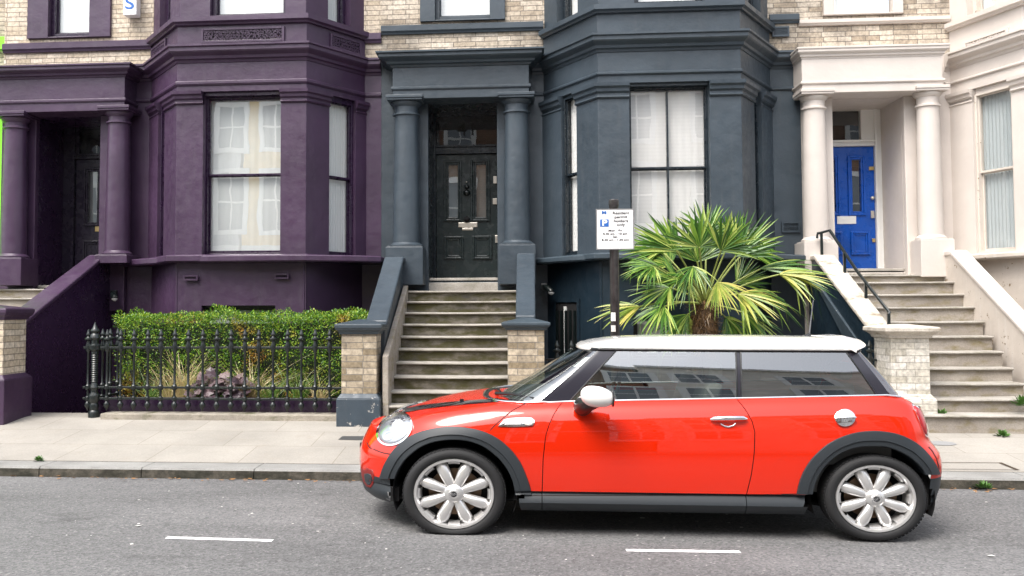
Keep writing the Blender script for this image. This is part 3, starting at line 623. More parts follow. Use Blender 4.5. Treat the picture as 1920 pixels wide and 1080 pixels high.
for hh, pts, nm in ((purple, ((233, 12.6), (280, 12.15), (330, 11.85), (390, 11.72), (452, 11.68), (520, 11.68), (574, 11.72), (640, 11.86), (690, 12.02), (714, 12.15)), 'purple'), (blue, ((1005, 12.55), (1035, 12.25), (1070, 11.95), (1115, 11.66), (1180, 11.55), (1250, 11.52), (1330, 11.54), (1395, 11.62), (1450, 11.85), (1511, 12.2)), 'blue')):
    zt_, zb_ = hh['z']['sill_top']-.016, hh['z']['sill_bot']-.005; pl2 = [(bp(p, 485, y_).x, y_) for p, y_ in pts]; pl2 = [(pl2[0][0], YW-.0)]+pl2+[(pl2[-1][0], YW-.0)]
    o = MB().sweep(pl2, [(-.6, zb_), (-.015, zb_), (0, zb_+.02), (0, zt_-.015), (-.015, zt_), (-.6, zt_)]).build('ledge', M['purple'] if nm == 'purple' else M['blue_chip'], hh['root'])
    o.matrix_parent_inverse = Matrix.Translation(-hh['root'].location)
# lime green neighbour at the very left
r = thing('green_house', 'lime green painted house wall just visible at the left picture edge', 'house')
g0 = XGP-.003
MB().box(g0-3, g0-.0, 12.95, 13.5, -1.2, 5.0).build('wall', M['lime'], r); MB().box(g0-3, g0, 13.19, 13.5, 5.0, 9.3).build('brick_wall', M['brick_old'], r)
MB().sweep([(g0-3, 12.95), (g0, 12.95)], prof(CORN, 5.0, 5.3)).build('cornice', M['lime'], r); MB().box(g0-3, g0, 13.1, 13.25, 5.85, 6.05).build('sill_band', M['lime'], r)
setbase(r, (g0-1.5, 13.2, .26))

# ------------------------------------------------------------------ front steps with side walls
def shear(mb, xa, xb, ya, yb, pts_a, pts_b, x2a=None, x2b=None):
    """block between the plane y=ya (front, x range xa) and y=yb (back, x range xb); pts = (z0,z1)"""
    return mb.prism([(xa[0], ya, pts_a[0]), (xa[1], ya, pts_a[0]), (xa[1], ya, pts_a[1]), (xa[0], ya, pts_a[1])],
                    [(xb[0], yb, pts_b[0]), (xb[1], yb, pts_b[0]), (xb[1], yb, pts_b[1]), (xb[0], yb, pts_b[1])])
def steps(label, nos, pxc, xt, xb, yt, yb, mr, zth, yland, zground):
    root = thing('front_steps', label, 'steps', group='flights of steps up to the front doors')
    n = len(nos)
    for i, py in enumerate(nos):
        t = i/(n-1); Y = yt+(yb-yt)*t; z = bp(pxc, py, Y).z; x0 = xt[0]+(xb[0]-xt[0])*t; x1 = xt[1]+(xb[1]-xt[1])*t; back = (yland if i == 0 else yt+(yb-yt)*(i-1)/(n-1)+.02)
        zn = bp(pxc, nos[i+1], yt+(yb-yt)*(i+1)/(n-1)).z if i+1 < n else zground-.1
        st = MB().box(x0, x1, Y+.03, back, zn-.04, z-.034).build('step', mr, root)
        m_ = MB(); K = 26; r1 = []; rr = random.Random(int(py*7))
        prof_ = [(0.03, -.034), (-.002, -.032), (-.012, -.018), (-.008, -.005), (.01, .0), (back-Y, .0), (back-Y, -.034)]
        for k in range(K+1):
            x = x0+(x1-x0)*k/K; wob = rr.uniform(-.004, .004); sag = -.006*sin(pi*k/K)
            r1.append([(x, Y+o+(wob if o < .005 else 0), z+h+(sag if h > -.03 else 0)) for o, h in prof_])
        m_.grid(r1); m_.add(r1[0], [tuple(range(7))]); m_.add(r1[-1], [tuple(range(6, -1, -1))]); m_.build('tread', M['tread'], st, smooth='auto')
    z0 = bp(pxc, nos[0], yt).z
    MB().box(xt[0]+.14, xt[1]-.14, yland, YW+.15, z0-.3, zth-.062).build('landing', M['tread'], root, bev=.012)
    return root
def cheek(root, xt, xb, yt, yb, zt, zb, yback, mat, mcope, out=.035, zg=-1.2, th=.07, name='side_wall', string=None):
    xt2 = xt
    w_ = MB(); shear(w_, (xb[0]+out, xb[1]-out), (xt[0]+out, xt[1]-out), yb, yt, (zg, zb-th), (zg, zt-th)); o = w_.build(name, mat, root)
    MB().box(xt[0]+out+.002, xt[1]-out-.002, yt, yback, zg, zt-th).build(name+'_end', mat, o)
    c_ = MB(); shear(c_, xb, xt, yb, yt, (zb-th, zb), (zt-th, zt)); 
    cb = c_.build('coping', mcope, o, bev=.02, seg=3); MB().box(xt[0], xt[1], yt-.004, yback, zt-th, zt+.002).build('coping', mcope, o, bev=.02, seg=3)
    return o
X = lambda px, Y, py=500: bp(px, py, Y).x
zB = bp(875, 524, 13.3).z
nosB = [544.5, 564, 585, 607, 630, 653.6, 679, 705.7, 733.8, 761, 789]
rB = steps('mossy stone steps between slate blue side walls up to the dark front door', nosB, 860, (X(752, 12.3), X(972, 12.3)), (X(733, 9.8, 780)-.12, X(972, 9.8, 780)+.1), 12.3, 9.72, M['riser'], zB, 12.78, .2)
cheek(rB, (X(721, 12.15), X(757, 12.15)), (X(687, 10.25, 600), X(728, 10.25, 600)), 12.15, 10.2, bp(738, 482, 12.15).z, bp(710, 601, 10.25).z, 12.5, M['blue'], M['blue'])
cheek(rB, (X(969, 12.15), X(1003, 12.15)), (X(967, 10.25, 600), X(1004, 10.25, 600)), 12.15, 10.2, bp(985, 475, 12.15).z, bp(985, 592, 10.25).z, 12.5, M['blue'], M['blue'])
s_ = MB(); shear(s_, (X(728, 10.25, 600)-.02, X(728, 10.25, 600)+.05), (X(757, 12.15)-.02, X(757, 12.15)+.05), 9.95, 12.25, (.1, bp(733, 668, 9.95).z), (1.3, bp(760, 535, 12.25).z)); s_.build('stair_string', M['riser_k'], rB, bev=.01)
setbase(rB, (X(860, 10), 10, .26))
zK = bp(1640, 507, 13.3).z
nosK = [514, 527.6, 550.7, 574.8, 602, 629.7, 658.5, 689, 717.8, 746.7, 777]
rK = steps('grey stone steps between cream side walls up to the bright blue door', nosK, 1720, (X(1580, 12.3), X(1790, 12.3)), (X(1720, 9.75, 780)-.35, X(1965, 9.75, 780)), 12.4, 9.75, M['riser_k'], zK, 12.78, .2)
ztk = bp(1545, 478, 12.2).z
cheek(rK, (X(1526, 12.2), X(1566, 12.2)), (X(1662, 10.1, 640), X(1706, 10.1, 640)), 12.2, 10.15, ztk, bp(1660, 652, 10.15).z, 12.5, M['blue_area'], M['coping_k'], out=.02)
cheek(rK, (X(1781, 12.2), X(1815, 12.2)), (X(1955, 10.1, 640), X(1993, 10.1, 640)), 12.2, 10.15, bp(1798, 469, 12.2).z, bp(1980, 652, 10.15).z, 12.5, M['cream_w'], M['cream'], out=.02)
s_ = MB(); shear(s_, (X(1602, 11.0, 632)-.02, X(1602, 11.0, 632)+.1), (X(1532, 12.1, 520)-.02, X(1532, 12.1, 520)+.1), 10.9, 12.1, (.9, bp(1605, 636, 10.9).z), (1.9, bp(1536, 528, 12.1).z)); s_.build('stair_string', M['blue_chip'], rK, bev=.01)
setbase(rK, (X(1780, 10), 10, .26))
xr = bp(232, 485, 13.1).x; zP = bp(100, 535, 12.6).z
nosP = [541, 558, 576, 597, 619, 642, 667, 693, 720, 746, 772]
rP = steps('pale stone steps beside the tall dark purple side wall at the left', nosP, 40, (xr-1.95, xr-.2), (xr-2.1, xr-.2), 12.4, 9.95, M['riser_k'], zP, 12.78, .2)
o = cheek(rP, (xr-.27, xr), (xr-.33, xr), 12.5, 10.3, bp(196, 478, 12.5).z, bp(57, 612, 10.55).z, 13.19, M['purple_d'], M['purple'], out=.02)
setbase(rP, (xr-1.2, 10, .26))

# handrail on the cream steps
hr = thing('handrail', 'bent black iron handrail on the mossy coping of the cream house steps', 'handrail'); hp = [(1533, 438, 12.3), (1556, 432, 12.2), (1608, 510, 11.4), (1667, 586, 10.55)]
MB().tube([bp(a, b, c) for a, b, c in [(1532, 447, 12.3)]+hp+[(1667, 592, 10.55)]], .02, 8).build('rail', M['iron'], hr, smooth=True)
for a, b, b2, c in ((1540, 436, 478, 12.27), (1583, 472, 522, 11.75), (1623, 531, 580, 11.15), (1666, 588, 612, 10.55)):
    p, q = bp(a, b, c), bp(a, b2, c); MB().box(p.x-.016, p.x+.016, c-.014, c+.014, q.z-.03, p.z).build('post', M['iron'], hr)
setbase(hr, tuple(bp(1623, 580, 11.15)))

# ------------------------------------------------------------------ gate piers
def pier(label, x0, x1, Y, D, zc0, zc1, zpl, mb_, mcap, mpl, over=.07, plo=.05, apex=.05, cap='moulded'):
    r_ = thing('gate_pier', label, 'gate pier', group='brick gate piers at the foot of the steps')
    MB().box(x0, x1, Y, Y+D, zpl-.02, zc0+.01).build('brick_shaft', mb_, r_, bev=.006)
    pm = MB(); a = plo; pm.prism([(x0-a, Y-a, .05), (x1+a, Y-a, .05), (x1+a, Y+D+a, .05), (x0-a, Y+D+a, .05)], [(x0-a, Y-a, zpl-.04), (x1+a, Y-a, zpl-.04), (x1+a, Y+D+a, zpl-.04), (x0-a, Y+D+a, zpl-.04)])
    pm.prism([(x0-a, Y-a, zpl-.04), (x1+a, Y-a, zpl-.04), (x1+a, Y+D+a, zpl-.04), (x0-a, Y+D+a, zpl-.04)], [(x0-.003, Y-.003, zpl+.02), (x1+.003, Y-.003, zpl+.02), (x1+.003, Y+D, zpl+.02), (x0-.003, Y+D, zpl+.02)])
    pm.build('plinth', mpl, r_, bev=.01)
    h = zc1-zc0
    rows = []
    for o, k in ((0, 0), (.02, 0), (.03, .25), (.06, .45), (over-.01, .55), (over, .6), (over, .92), (over-.015, 1.0)):
        rows.append([(x0-o, Y-o, zc0+h*k), (x1+o, Y-o, zc0+h*k), (x1+o, Y+D+o, zc0+h*k), (x0-o, Y+D+o, zc0+h*k)])
    c_ = MB().grid(rows, True); xm, ym = (x0+x1)/2, Y+D/2
    c_.add(rows[-1]+[(xm-.05, ym, zc1+apex), (xm+.05, ym, zc1+apex)], [(0, 1, 5, 4), (1, 2, 5), (2, 3, 4, 5), (3, 0, 4)]); c_.build('cap', mcap, r_, bev=.006)
    setbase(r_, (xm, ym, .26)); return r_
Yp = 9.9; zz = lambda px, py, Y=Yp: bp(px, py, Y).z
pier('brick gate pier with chipped slate blue cap and plinth, left of the mossy steps', X(640, Yp, 700), X(706, Yp, 700), Yp, .45, zz(680, 627), zz(680, 607), zz(680, 741), M['brick_pier'], M['blue_chip'], M['blue_base'])
pier('brick gate pier with slate blue cap, right of the mossy steps behind the windscreen', X(952, Yp, 700), X(1021, Yp, 700), Yp, .45, zz(985, 619), zz(985, 604), zz(985, 741), M['brick_pier'], M['blue_chip'], M['blue_base'])
pier('pale brick gate pier with purple cap and purple plinth at the left picture edge', X(5, 9.85, 700)-.62, X(5, 9.85, 700), 9.85, .47, zz(10, 600, 9.85), zz(10, 578, 9.85), zz(10, 706, 9.85), M['brick'], M['purple'], M['purple'], plo=.06)
pk = pier('half white painted brick gate pier with cream cap behind the rear of the car', X(1672, Yp, 700), X(1744, Yp, 700), Yp, .47, zz(1700, 634), zz(1700, 613), zz(1700, 742), M['brick_wpier'], M['coping_k'], M['brick_wpier'], over=.09, plo=.05, apex=.03)
MB().box(X(1712, Yp-.004, 700), X(1744, Yp, 700)+.004, Yp-.004, Yp+.05, zz(1700, 738), zz(1700, 636)).build('painted_brickwork', brick('white_painted_brick', (.72, .7, .66), (.78, .76, .72), (.6, .57, .52), .12), pk)
# camera-style wall lamps
def wall_lamp(label, px, py, Y, k=1):
    p = bp(px, py, Y); r_ = thing('wall_lamp', label, 'wall lamp', group='small wall lamps beside the basement areas')
    MB().box(p.x-.05, p.x+.05, Y, Y+.06, p.z-.05, p.z+.05).build('bracket', M['iron'], r_, bev=.01)
    MB().tube([(p.x, Y, p.z), (p.x+.05*k, Y-.1, p.z-.02), (p.x+.1*k, Y-.14, p.z-.08)], [.025, .045, .05], 12).build('lamp_head', M['iron'], r_, smooth=True)
    MB().lathe((p.x+.1*k, Y-.15), [(.01, p.z-.12), (.035, p.z-.1), (.04, p.z-.08)], 12).build('bulb', M['white'], r_, smooth=True); setbase(r_, tuple(p))
wall_lamp('small black wall lamp on the purple side wall above the hedge', 212, 550, 12.6)
wall_lamp('small round lamp on the dark blue basement wall right of the mossy steps', 1020, 538, 12.6)
# basement door of the blue house area
hb = blue['root']; F0b = blue['F'][0]
u0, z1 = F0b.uz(1040, 567); u1, _ = F0b.uz(1081, 567)
bd = MB().rect(F0b, u0, u1, -.7, z1, -.02, -.029).build('basement_door', M['void'], hb); g_ = MB()
for k in range(5): uu = u0+(u1-u0)*(k+.5)/5; g_.rect(F0b, uu-.02, uu+.02, -.6, z1-.12, .005, -.015)
g_.build('door_grille', M['iron'], bd); MB().rect(F0b, u0+(u1-u0)*.42, u0+(u1-u0)*.52, .2, z1-.06, .0, -.019).build('door_curtain', M['net'], bd); MB().frame(F0b, u0-.05, u1+.05, -.7, z1+.05, .05, .0, -.029).build('door_frame', M['blue_area'], bd)
for o in (bd,): o.parent = hb; o.matrix_parent_inverse = Matrix.Translation(-hb.location)


# ------------------------------------------------------------------ houses across the street (behind the camera, seen in reflections)
for (x0, x1, h, mt, lab) in ((-30, -23.6, 9.5, brick('opp_brick', (.2, .12, .08), (.3, .18, .11), (.3, .28, .24)), 'brown brick house across the street, farthest left'), (-23.5, -17, 10.2, paint('opp_white', (.7, .7, .68)), 'white stucco house across the street beside the brown brick one'), (-16.9, -10.4, 10.6, paint('opp_grey', (.5, .5, .5)), 'pale grey house across the street left of the yellow one'),
        (-10.3, -3.9, 10.4, paint('opp_yellow', (.8, .55, .2)), 'yellow stucco house across the street'), (-3.8, 2.6, 9.8, M['brick_red'], 'dark red brick house across the street opposite the car'), (2.7, 9, 10.2, paint('opp_cream', (.72, .68, .6)), 'cream house across the street right of the red brick one'),
        (9.1, 15.6, 9.6, M['brick_red'], 'second red brick house across the street, farther right'), (15.7, 22, 10.4, paint('opp_blue', (.4, .5, .6)), 'pale blue house across the street'), (22.1, 28.5, 10, M['brick'], 'yellow brick house across the street, farthest right')):
    r_ = thing('opposite_house', lab, 'house', group='houses across the street'); yf = -6.2
    MB().box(x0, x1, yf-8, yf, -.1, h).build('wall', mt, r_); MB().box(x0-.05, x1+.05, yf-8.1, yf+.25, h, h+.3).build('cornice', M['white'], r_)
    MB().box(x0, x1, yf, yf+.1, 3.7, 3.95).build('sill_band', M['white'], r_)
    for fl, (z0, z1) in enumerate(((1.2, 3.3), (4.5, 6.6), (7.5, 9.1))):
        for k in range(3):
            wx = x0+.75+k*2.45; OP = Plane((wx+1.0, yf), (wx, yf))
            f_ = MB().frame(OP, -.15, 1.15, z0-.15, z1+.15, .17, .06, -.0).build('window', M['white'], r_); m = MB().rect(OP, .02, .98, z0, z1, .02, .0); m.build('pane', plain('opp_glass', (.16, .18, .2), .08, 0, 0, .8) if 'opp_glass' not in bpy.data.materials else bpy.data.materials['opp_glass'], f_)  # pane colour lightened to stand for sky reflected in the glass
            MB().rect(OP, .02, .98, (z0+z1)/2-.03, (z0+z1)/2+.03, .04, .02).rect(OP, .47, .53, z0, z1, .035, .02).build('sash', M['white'], f_)
    setbase(r_, ((x0+x1)/2, yf, 0))

# ------------------------------------------------------------------ railings
def picket_mesh(Y, zt, zr1, zr2, zr3, zd, r=.013):
    return MB().lathe((0, 0), [(.002, zd), (.012, zd+.03), (.032, zr3-.09), (.03, zr3-.06), (.018, zr3-.045), (r, zr3-.03), (.027, zr3-.02), (.029, zr3+.015), (r, zr3+.03), (r*.9, zr2-.035), (.027, zr2-.02), (.029, zr2+.02), (r, zr2+.04),
        (r*.95, zr1-.06), (.027, zr1-.035), (.029, zr1+.03), (.02, zr1+.055), (.018, zr1+.085), (.04, zr1+.098), (.042, zr1+.112), (.022, zr1+.125), (.014, zr1+.14), (.026, zr1+.155), (.026, zr1+.165), (.017, zr1+.185), (.008, zr1+.225), (.002, zt)], 12)
Yf = 10.25; fz = lambda y: bp(400, y, Yf).z
zs_ = dict(zt=fz(617), zr1=fz(652), zr2=fz(727), zr3=fz(748), zd=fz(772))
def railing(label, xs, Y, zs_, x0, x1, extra=None):
    r_ = thing('iron_railing', label, 'railing')
    for k in ('zr1', 'zr2', 'zr3'): MB().box(x0, x1, Y-.012, Y+.012, zs_[k]-.013, zs_[k]+.013).build('rail', M['iron'], r_, bev=.004)
    proto = None
    for x in xs:
        if proto is None: proto = picket_mesh(0, **zs_).build('picket', M['iron'], r_, smooth='auto'); proto.location = (x, Y, 0); q_ = proto
        else: q_ = proto.copy(); COL.objects.link(q_); q_.parent = r_; q_.location = (x, Y, 0)
    return r_
pxs = [165, 200.5, 226, 251, 277, 301.5, 327.5, 353, 380, 406.5, 433, 459, 485, 512, 539, 565, 591, 618]
fr = railing('black cast iron railing with spiked finials in front of the hedge', [bp(p, 700, Yf).x for p in pxs], Yf, zs_, bp(156, 700, Yf).x, X(641, Yf, 700))
xc = bp(177, 700, Yf).x; zb0, zt0 = .25, fz(603); H_ = zt0-zb0
post = MB().lathe((xc, Yf), [(0.0585, zb0), (0.0585, zb0+.08), (0.0429, zb0+.1), (0.0507, zb0+.16), (0.039, zs_['zr3']-.06), (0.0624, zs_['zr3']-.02), (0.0624, zs_['zr3']+.04), (0.039, zs_['zr3']+.07), (0.039, zs_['zr2']-.03), (0.0507, zs_['zr2']), (0.0328, zs_['zr2']+.05)] +
    [(0.039 if k % 2 else .03, zs_['zr2']+.06+(zs_['zr1']-zs_['zr2']-.13)*k/27) for k in range(28)] +
    [(0.0351, zs_['zr1']-.05), (0.0624, zs_['zr1']-.02), (0.0624, zs_['zr1']+.03), (0.039, zs_['zr1']+.05), (0.0351, zs_['zr1']+.09), (0.0546, zs_['zr1']+.12), (0.0468, zs_['zr1']+.16), (0.0312, zs_['zr1']+.18), (0.0468, zs_['zr1']+.2), (0.0468, zs_['zr1']+.215), (0.0273, zs_['zr1']+.24), (0.0078, zt0-.02), (0.0016, zt0)], 16)
post.build('corner_post', M['iron'], fr, smooth='auto')
for k in ('zr1', 'zr3'): MB().box(xc-.012, xc+.012, Yf+.012, 11.5, zs_[k]-.013, zs_[k]+.013).build('rail', M['iron'], fr, bev=.004)
pr0 = [c for c in fr.children if c.name.startswith('picket')][0]
for k in range(6): q_ = pr0.copy(); COL.objects.link(q_); q_.parent = fr; q_.location = (xc, Yf+.2+.2*k, 0)
loc = Vector((xc+1.4, Yf, .28))
fr.location = loc
for c in fr.children: c.matrix_parent_inverse = Matrix.Translation(-loc)
bz = dict(zt=bp(1044, 639, 10.3).z, zr1=bp(1044, 674, 10.3).z, zr2=.55, zr3=.42, zd=.3)
xs2 = []; x = bp(1044, 640, 10.3).x
while x < X(1645, 10.3, 640): xs2.append(x); x += .172
fb = railing('black iron railing along the basement area behind the parked car', xs2, 10.3, bz, X(1022, 10.3, 640), X(1672, 10.3, 640))
fb.location = (2.2, 10.3, .28)
for c in fb.children: c.matrix_parent_inverse = Matrix.Translation((-2.2, -10.3, -.28))
# kerb stones carrying the railings, planter wall and soil
t_ = thing('planter_wall', 'low dark purple wall behind the foot of the railing', 'wall'); MB().box(X(186, 10.38), X(638, 10.38, 700), 10.38, 10.5, .05, fz(749)).build('wall', M['purple_d'], t_); MB().box(X(190, 10.15, 780), X(633, 10.15, 780)+.02, 10.12, 10.4, .05, bp(400, 777, 10.12).z).build('base_stone', stone('railing_base_stone', (.2, .18, .15), (.38, .34, .28), (.08, .08, .03), mthr=.6), t_, bev=.01); setbase(t_, (-3.8, 10.4, .26))
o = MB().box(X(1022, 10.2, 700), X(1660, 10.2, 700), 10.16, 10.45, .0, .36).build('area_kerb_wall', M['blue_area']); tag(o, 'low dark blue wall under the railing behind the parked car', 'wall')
struct(MB().grid([[(X(150, 10.45, 700)+.1, y, z), (X(640, 10.45, 700), y, z)] for y, z in ((10.5, .4), (11.9, .45))]).build('planter_soil', M['soil']))
struct(MB().grid([[(-9, y, -.9), (11, y, -.9)] for y in (10.46, 13.2)]).build('area_floor', M['riser_k']))
o = MB().box(-2.2-.0, -2.1, 10.5, 13.2, -1.1, .4).build('x', M['purple_d']); bpy.data.objects.remove(o)

# ------------------------------------------------------------------ parking sign
Ys_ = 8.62; sp = thing('parking_sign', 'white resident permit parking sign on a dark round pole behind the car roof', 'street sign')
c = bp(1152, 500, Ys_); rp = .046; ztp = bp(1151, 374, Ys_).z
MB().lathe((c.x, Ys_), [(rp, .08), (rp, ztp-.07), (rp*1.08, ztp-.065), (rp*1.08, ztp-.01), (rp*.9, ztp)], 20, 1).build('pole', plain('dark_pole_paint', (.035, .032, .032), .35, bump=.3, var=.4), sp, smooth='auto')
SP = Plane((0, Ys_-.07), (1, Ys_-.07)); u0, z1 = SP.uz(1118.5, 393); u1, z0 = SP.uz(1188, 466.5)
pn = MB().rect(SP, u0, u1, z0, z1, 0, -.004).build('sign_plate', plain('sign_white', (.8, .8, .8), .35), sp, bev=.0)
fm_ = plain('black_lettering', (.01, .01, .012), .5); MB().frame(SP, u0-.006, u1+.006, z0-.006, z1+.006, .01, .002, -.006).build('sign_edge', plain('grey_edge', (.2, .2, .2), .5), pn)
XX, ZZ = Vector((1, 0, 0)), Vector((0, 0, 1)); pu = (u1-u0)/69.5; 
def st(body, px, py, size, name, mat=fm_, xs=1.25, off=0): u, z_ = SP.uz(px, py); text(body, size, mat, pn, SP.P(u, z_, .002), XX, ZZ, name, xs, off=off)
st('Resident', 1164, 399.5, .039, 'lettering', xs=1.2, off=.0004); st('permit', 1164, 406.8, .039, 'lettering', xs=1.2, off=.0004); st('holders', 1164, 414.2, .039, 'lettering', xs=1.2, off=.0004); st('only', 1164, 421.4, .039, 'lettering', xs=1.2, off=.0004)
for tx, yy in (('Mon - Fri', 432.3), ('8.30 am - 10 pm', 438.4), ('Sat', 444), ('8.30 am - 1.30 pm', 449.8)): st(tx, 1153.5, yy, .028, 'lettering', xs=1.3, off=.0003)
a, z_ = SP.uz(1125, 411.5); b, z2 = SP.uz(1141.5, 425); MB().rect(SP, a, b, z2, z_, .002, -.001).build('blue_square', M['bluemark'], pn); st('P', 1133.4, 418.3, .078, 'lettering', M['white'], 1.3, off=.003); st('M', 1132.5, 399, .035, 'emblem', M['bluemark'], 1.6, off=.003)
for y0_, y1_, mt in ((586, 602, M['white']), (610, 622, lit)):
    q0, q1 = bp(1148, y0_, Ys_-.06), bp(1156, y1_, Ys_-.06); MB().grid([[(c.x+.0535*sin(a_), Ys_-.0535*cos(a_), z_) for a_ in (-.9, -.6, -.3, 0)] for z_ in (q1.z, q0.z)]).build('sticker', mt, sp)
setbase(sp, (c.x, Ys_, .1))
# alarm box on the purple house
Wp = purple['W']; al = thing('alarm_box', 'white alarm box with blue S mark on the brick above the purple porch', 'alarm box'); AP = Plane((0, 12.64), (1, 12.64))
u0, z1 = AP.uz(231.5, -22); u1, z0 = AP.uz(255.5, 27.5)
MB().rect(AP, u0, u1, z0, z1, 0, -.15).build('case', M['whitebox'], al, bev=.008); text('S', .27, M['bluemark'], al, AP.P(AP.uz(243, 7)[0], AP.uz(243, 7)[1], .002), XX, ZZ, 'emblem', 1.3, off=.004); setbase(al, ((u0+u1)/2, 12.79, z0))

# ------------------------------------------------------------------ hedge and planting
def leafmat(name, ramp, patch=None):
    n = N(name); g = n.n('ShaderNodeNewGeometry'); col = n.ramp(g.outputs['Random Per Island'], ramp)
    if patch: col = n.mix(n.ramp(n.noise(patch[0], 3, .6, sc=(1, 1, .7)), [(patch[1], (0, 0, 0)), (patch[1]+.07, (1, 1, 1))]), col, n.ramp(g.outputs['Random Per Island'], patch[2]))
    n.set(col=col, rough=.38, spec=.6)
    t_ = n.n('ShaderNodeBsdfTranslucent'); n.l(col, t_.inputs[0]); mx = n.n('ShaderNodeMixShader'); mx.inputs[0].default_value = .3; n.l(n.b.outputs[0], mx.inputs[1]); n.l(t_.outputs[0], mx.inputs[2]); n.l(mx.outputs[0], n.out.inputs[0]); return n.m
mh = leafmat('hedge_leaves', [(0, (.03, .1, .012)), (.35, (.08, .21, .015)), (.7, (.2, .36, .02)), (1, (.42, .5, .05))], (1.15, .56, [(0, (.2, .08, .012)), (.6, (.45, .24, .03)), (1, (.5, .42, .07))]))
Yh0, Yh1 = 10.95, 11.6; hx0, hx1 = X(216, Yh0, 650), X(697, Yh0, 650); hz0, hz1 = .4, bp(450, 590, Yh0).z
random.seed(11); hm = MB(); NF = 30000
def leaf(m, c, d, n_, L, W_):
    s_ = d.cross(n_).normalized()*W_; m.add([c, c+d*L*.5+s_+n_*W_*.3, c+d*L, c+d*L*.5-s_+n_*W_*.3], [(0, 1, 2, 3)])
for k in range(NF):
    f = random.random()
    if f < .6: p = Vector((random.uniform(hx0, hx1), Yh0, random.uniform(hz0, hz1))); n_ = Vector((0, -1, 0))
    elif f < .9: p = Vector((random.uniform(hx0, hx1), random.uniform(Yh0, Yh1), hz1)); n_ = Vector((0, 0, 1))
    else: p = Vector((hx0, random.uniform(Yh0, Yh1), random.uniform(hz0, hz1))); n_ = Vector((-1, 0, 0))
    q_ = noise.noise(p*3.1)*.1+noise.noise(p*8)*.055; 
    bump_ = .07*max(0, 1-abs((p.x-X(400, Yh0, 600))/.16)) if n_.z > .5 else 0
    if n_.y < -.5 and p.z < .95: q_ -= .12*(.95-p.z)
    p = p+n_*(q_+bump_-random.random()**2*.13)
    p.z = min(p.z, hz1+.09+bump_)
    if n_.z < .5 and noise.noise(p*5.5+Vector((9, 2, 4)))+(.3 if p.z > hz1-.2 else 0)+(p.z-1.0)*.25 < -.16 and random.random() < .8: continue
    d = (n_*random.uniform(.1, 1)+Vector((random.gauss(0, .6), random.gauss(0, .6), random.gauss(.25, .5)))).normalized()
    nn = (n_+Vector((random.gauss(0, .5), random.gauss(0, .5), random.gauss(.3, .5)))).normalized()
    L = random.uniform(.02, .045); leaf(hm, p, d, nn, L, L*.22)
hd = thing('hedge', 'clipped green hedge with browning patches behind the black railing', 'hedge')
hm.build('foliage', mh, hd, flip=False)
MB().box(hx0+.2, hx1-.08, Yh0+.2, Yh1-.1, .4, hz1-.12).build('dark_core', plain('hedge_core', (.008, .016, .004), .9, bump=.5), hd); setbase(hd, (-3.7, 11.3, .42))  # near-black box added inside the foliage to block light and darken gaps
# dry and green grass tufts, purple-leaved plant
straw = leafmat('straw_blades', [(0, (.5, .38, .16)), (.6, (.62, .5, .28)), (1, (.35, .4, .08))]); grn = leafmat('grass_blades', [(0, (.06, .16, .02)), (.6, (.16, .3, .04)), (1, (.4, .36, .12))])
def tuft(px, h, n_, mat, label, sd_, spread=.5, Y=10.72):
    random.seed(sd_); c = bp(px, 740, Y); m = MB()
    for k in range(n_):
        a = random.uniform(0, 2*pi); L = h*random.uniform(.5, 1.1); e = random.uniform(.1, spread); d = Vector((cos(a)*e, sin(a)*e*.6, 1)); p0 = Vector((c.x+random.gauss(0, .05), Y+random.gauss(0, .03), .42)); w0 = random.uniform(.003, .006)
        dr = random.uniform(.3, 1.3); rows = []
        for s_ in range(7):
            t = s_/6; q_ = p0+d*L*t+Vector((cos(a), sin(a)*.5, -1))*L*dr*.55*t*t; wv = Vector((w0*(1-t*.9), 0, 0)); rows.append([q_-wv, q_+wv])
        m.grid(rows)
    tag(m.build('grass_tuft', mat, flip=False), label, 'grass tuft', 'grass tufts behind the railing')
tuft(318, .75, 90, straw, 'straw coloured grass tuft arching left of the tallest dry stalks', 1, .7); tuft(345, .9, 120, straw, 'tallest dry straw grass tuft behind the railing in front of the browned hedge', 2, .35); tuft(375, .6, 60, grn, 'short green grass tuft just left of the purple-leaved plant', 3, .8)
tuft(470, .75, 110, straw, 'dry straw grass tuft right of the purple-leaved plant', 4, .9); tuft(505, .6, 90, grn, 'green grass tuft right of the second dry tuft', 5, .9); tuft(560, .75, 80, grn, 'thin upright green grass tuft near the right of the bed', 6, .6); tuft(285, .55, 60, grn, 'green grass tuft at the left end of the bed', 7, .9); tuft(600, .5, 50, straw, 'dry straw tuft nearest the gate pier', 8, .9)
random.seed(31); m = MB(); c = bp(415, 730, 10.68)
for k in range(80):
    a = random.uniform(0, 2*pi); rr_ = .36*sqrt(random.random()); p = Vector((c.x+cos(a)*rr_*1.15, 10.66+sin(a)*rr_*.4, .46+random.uniform(0, .42)*(1-rr_*1.2))); L = random.uniform(.05, .09)
    n_ = Vector((random.gauss(0, .4), -.6, .8+random.gauss(0, .3))).normalized(); u_ = n_.cross(Vector((random.gauss(0, 1), random.gauss(0, 1), random.gauss(0, 1)))).normalized(); v_ = n_.cross(u_)
    pts = [p+n_*.012]+[p+(u_*cos(t*pi/6)+v_*sin(t*pi/6))*L*(1 if t % 2 else .74) for t in range(12)]; m.add(pts, [(0, t+1, (t+1) % 12+1) for t in range(12)])
tag(m.build('purple_leaved_plant', leafmat('heuchera_leaves', [(0, (.07, .04, .055)), (.5, (.17, .11, .13)), (1, (.3, .22, .22))]), flip=False), 'low plant with broad dusky purple leaves behind the railing', 'plant')

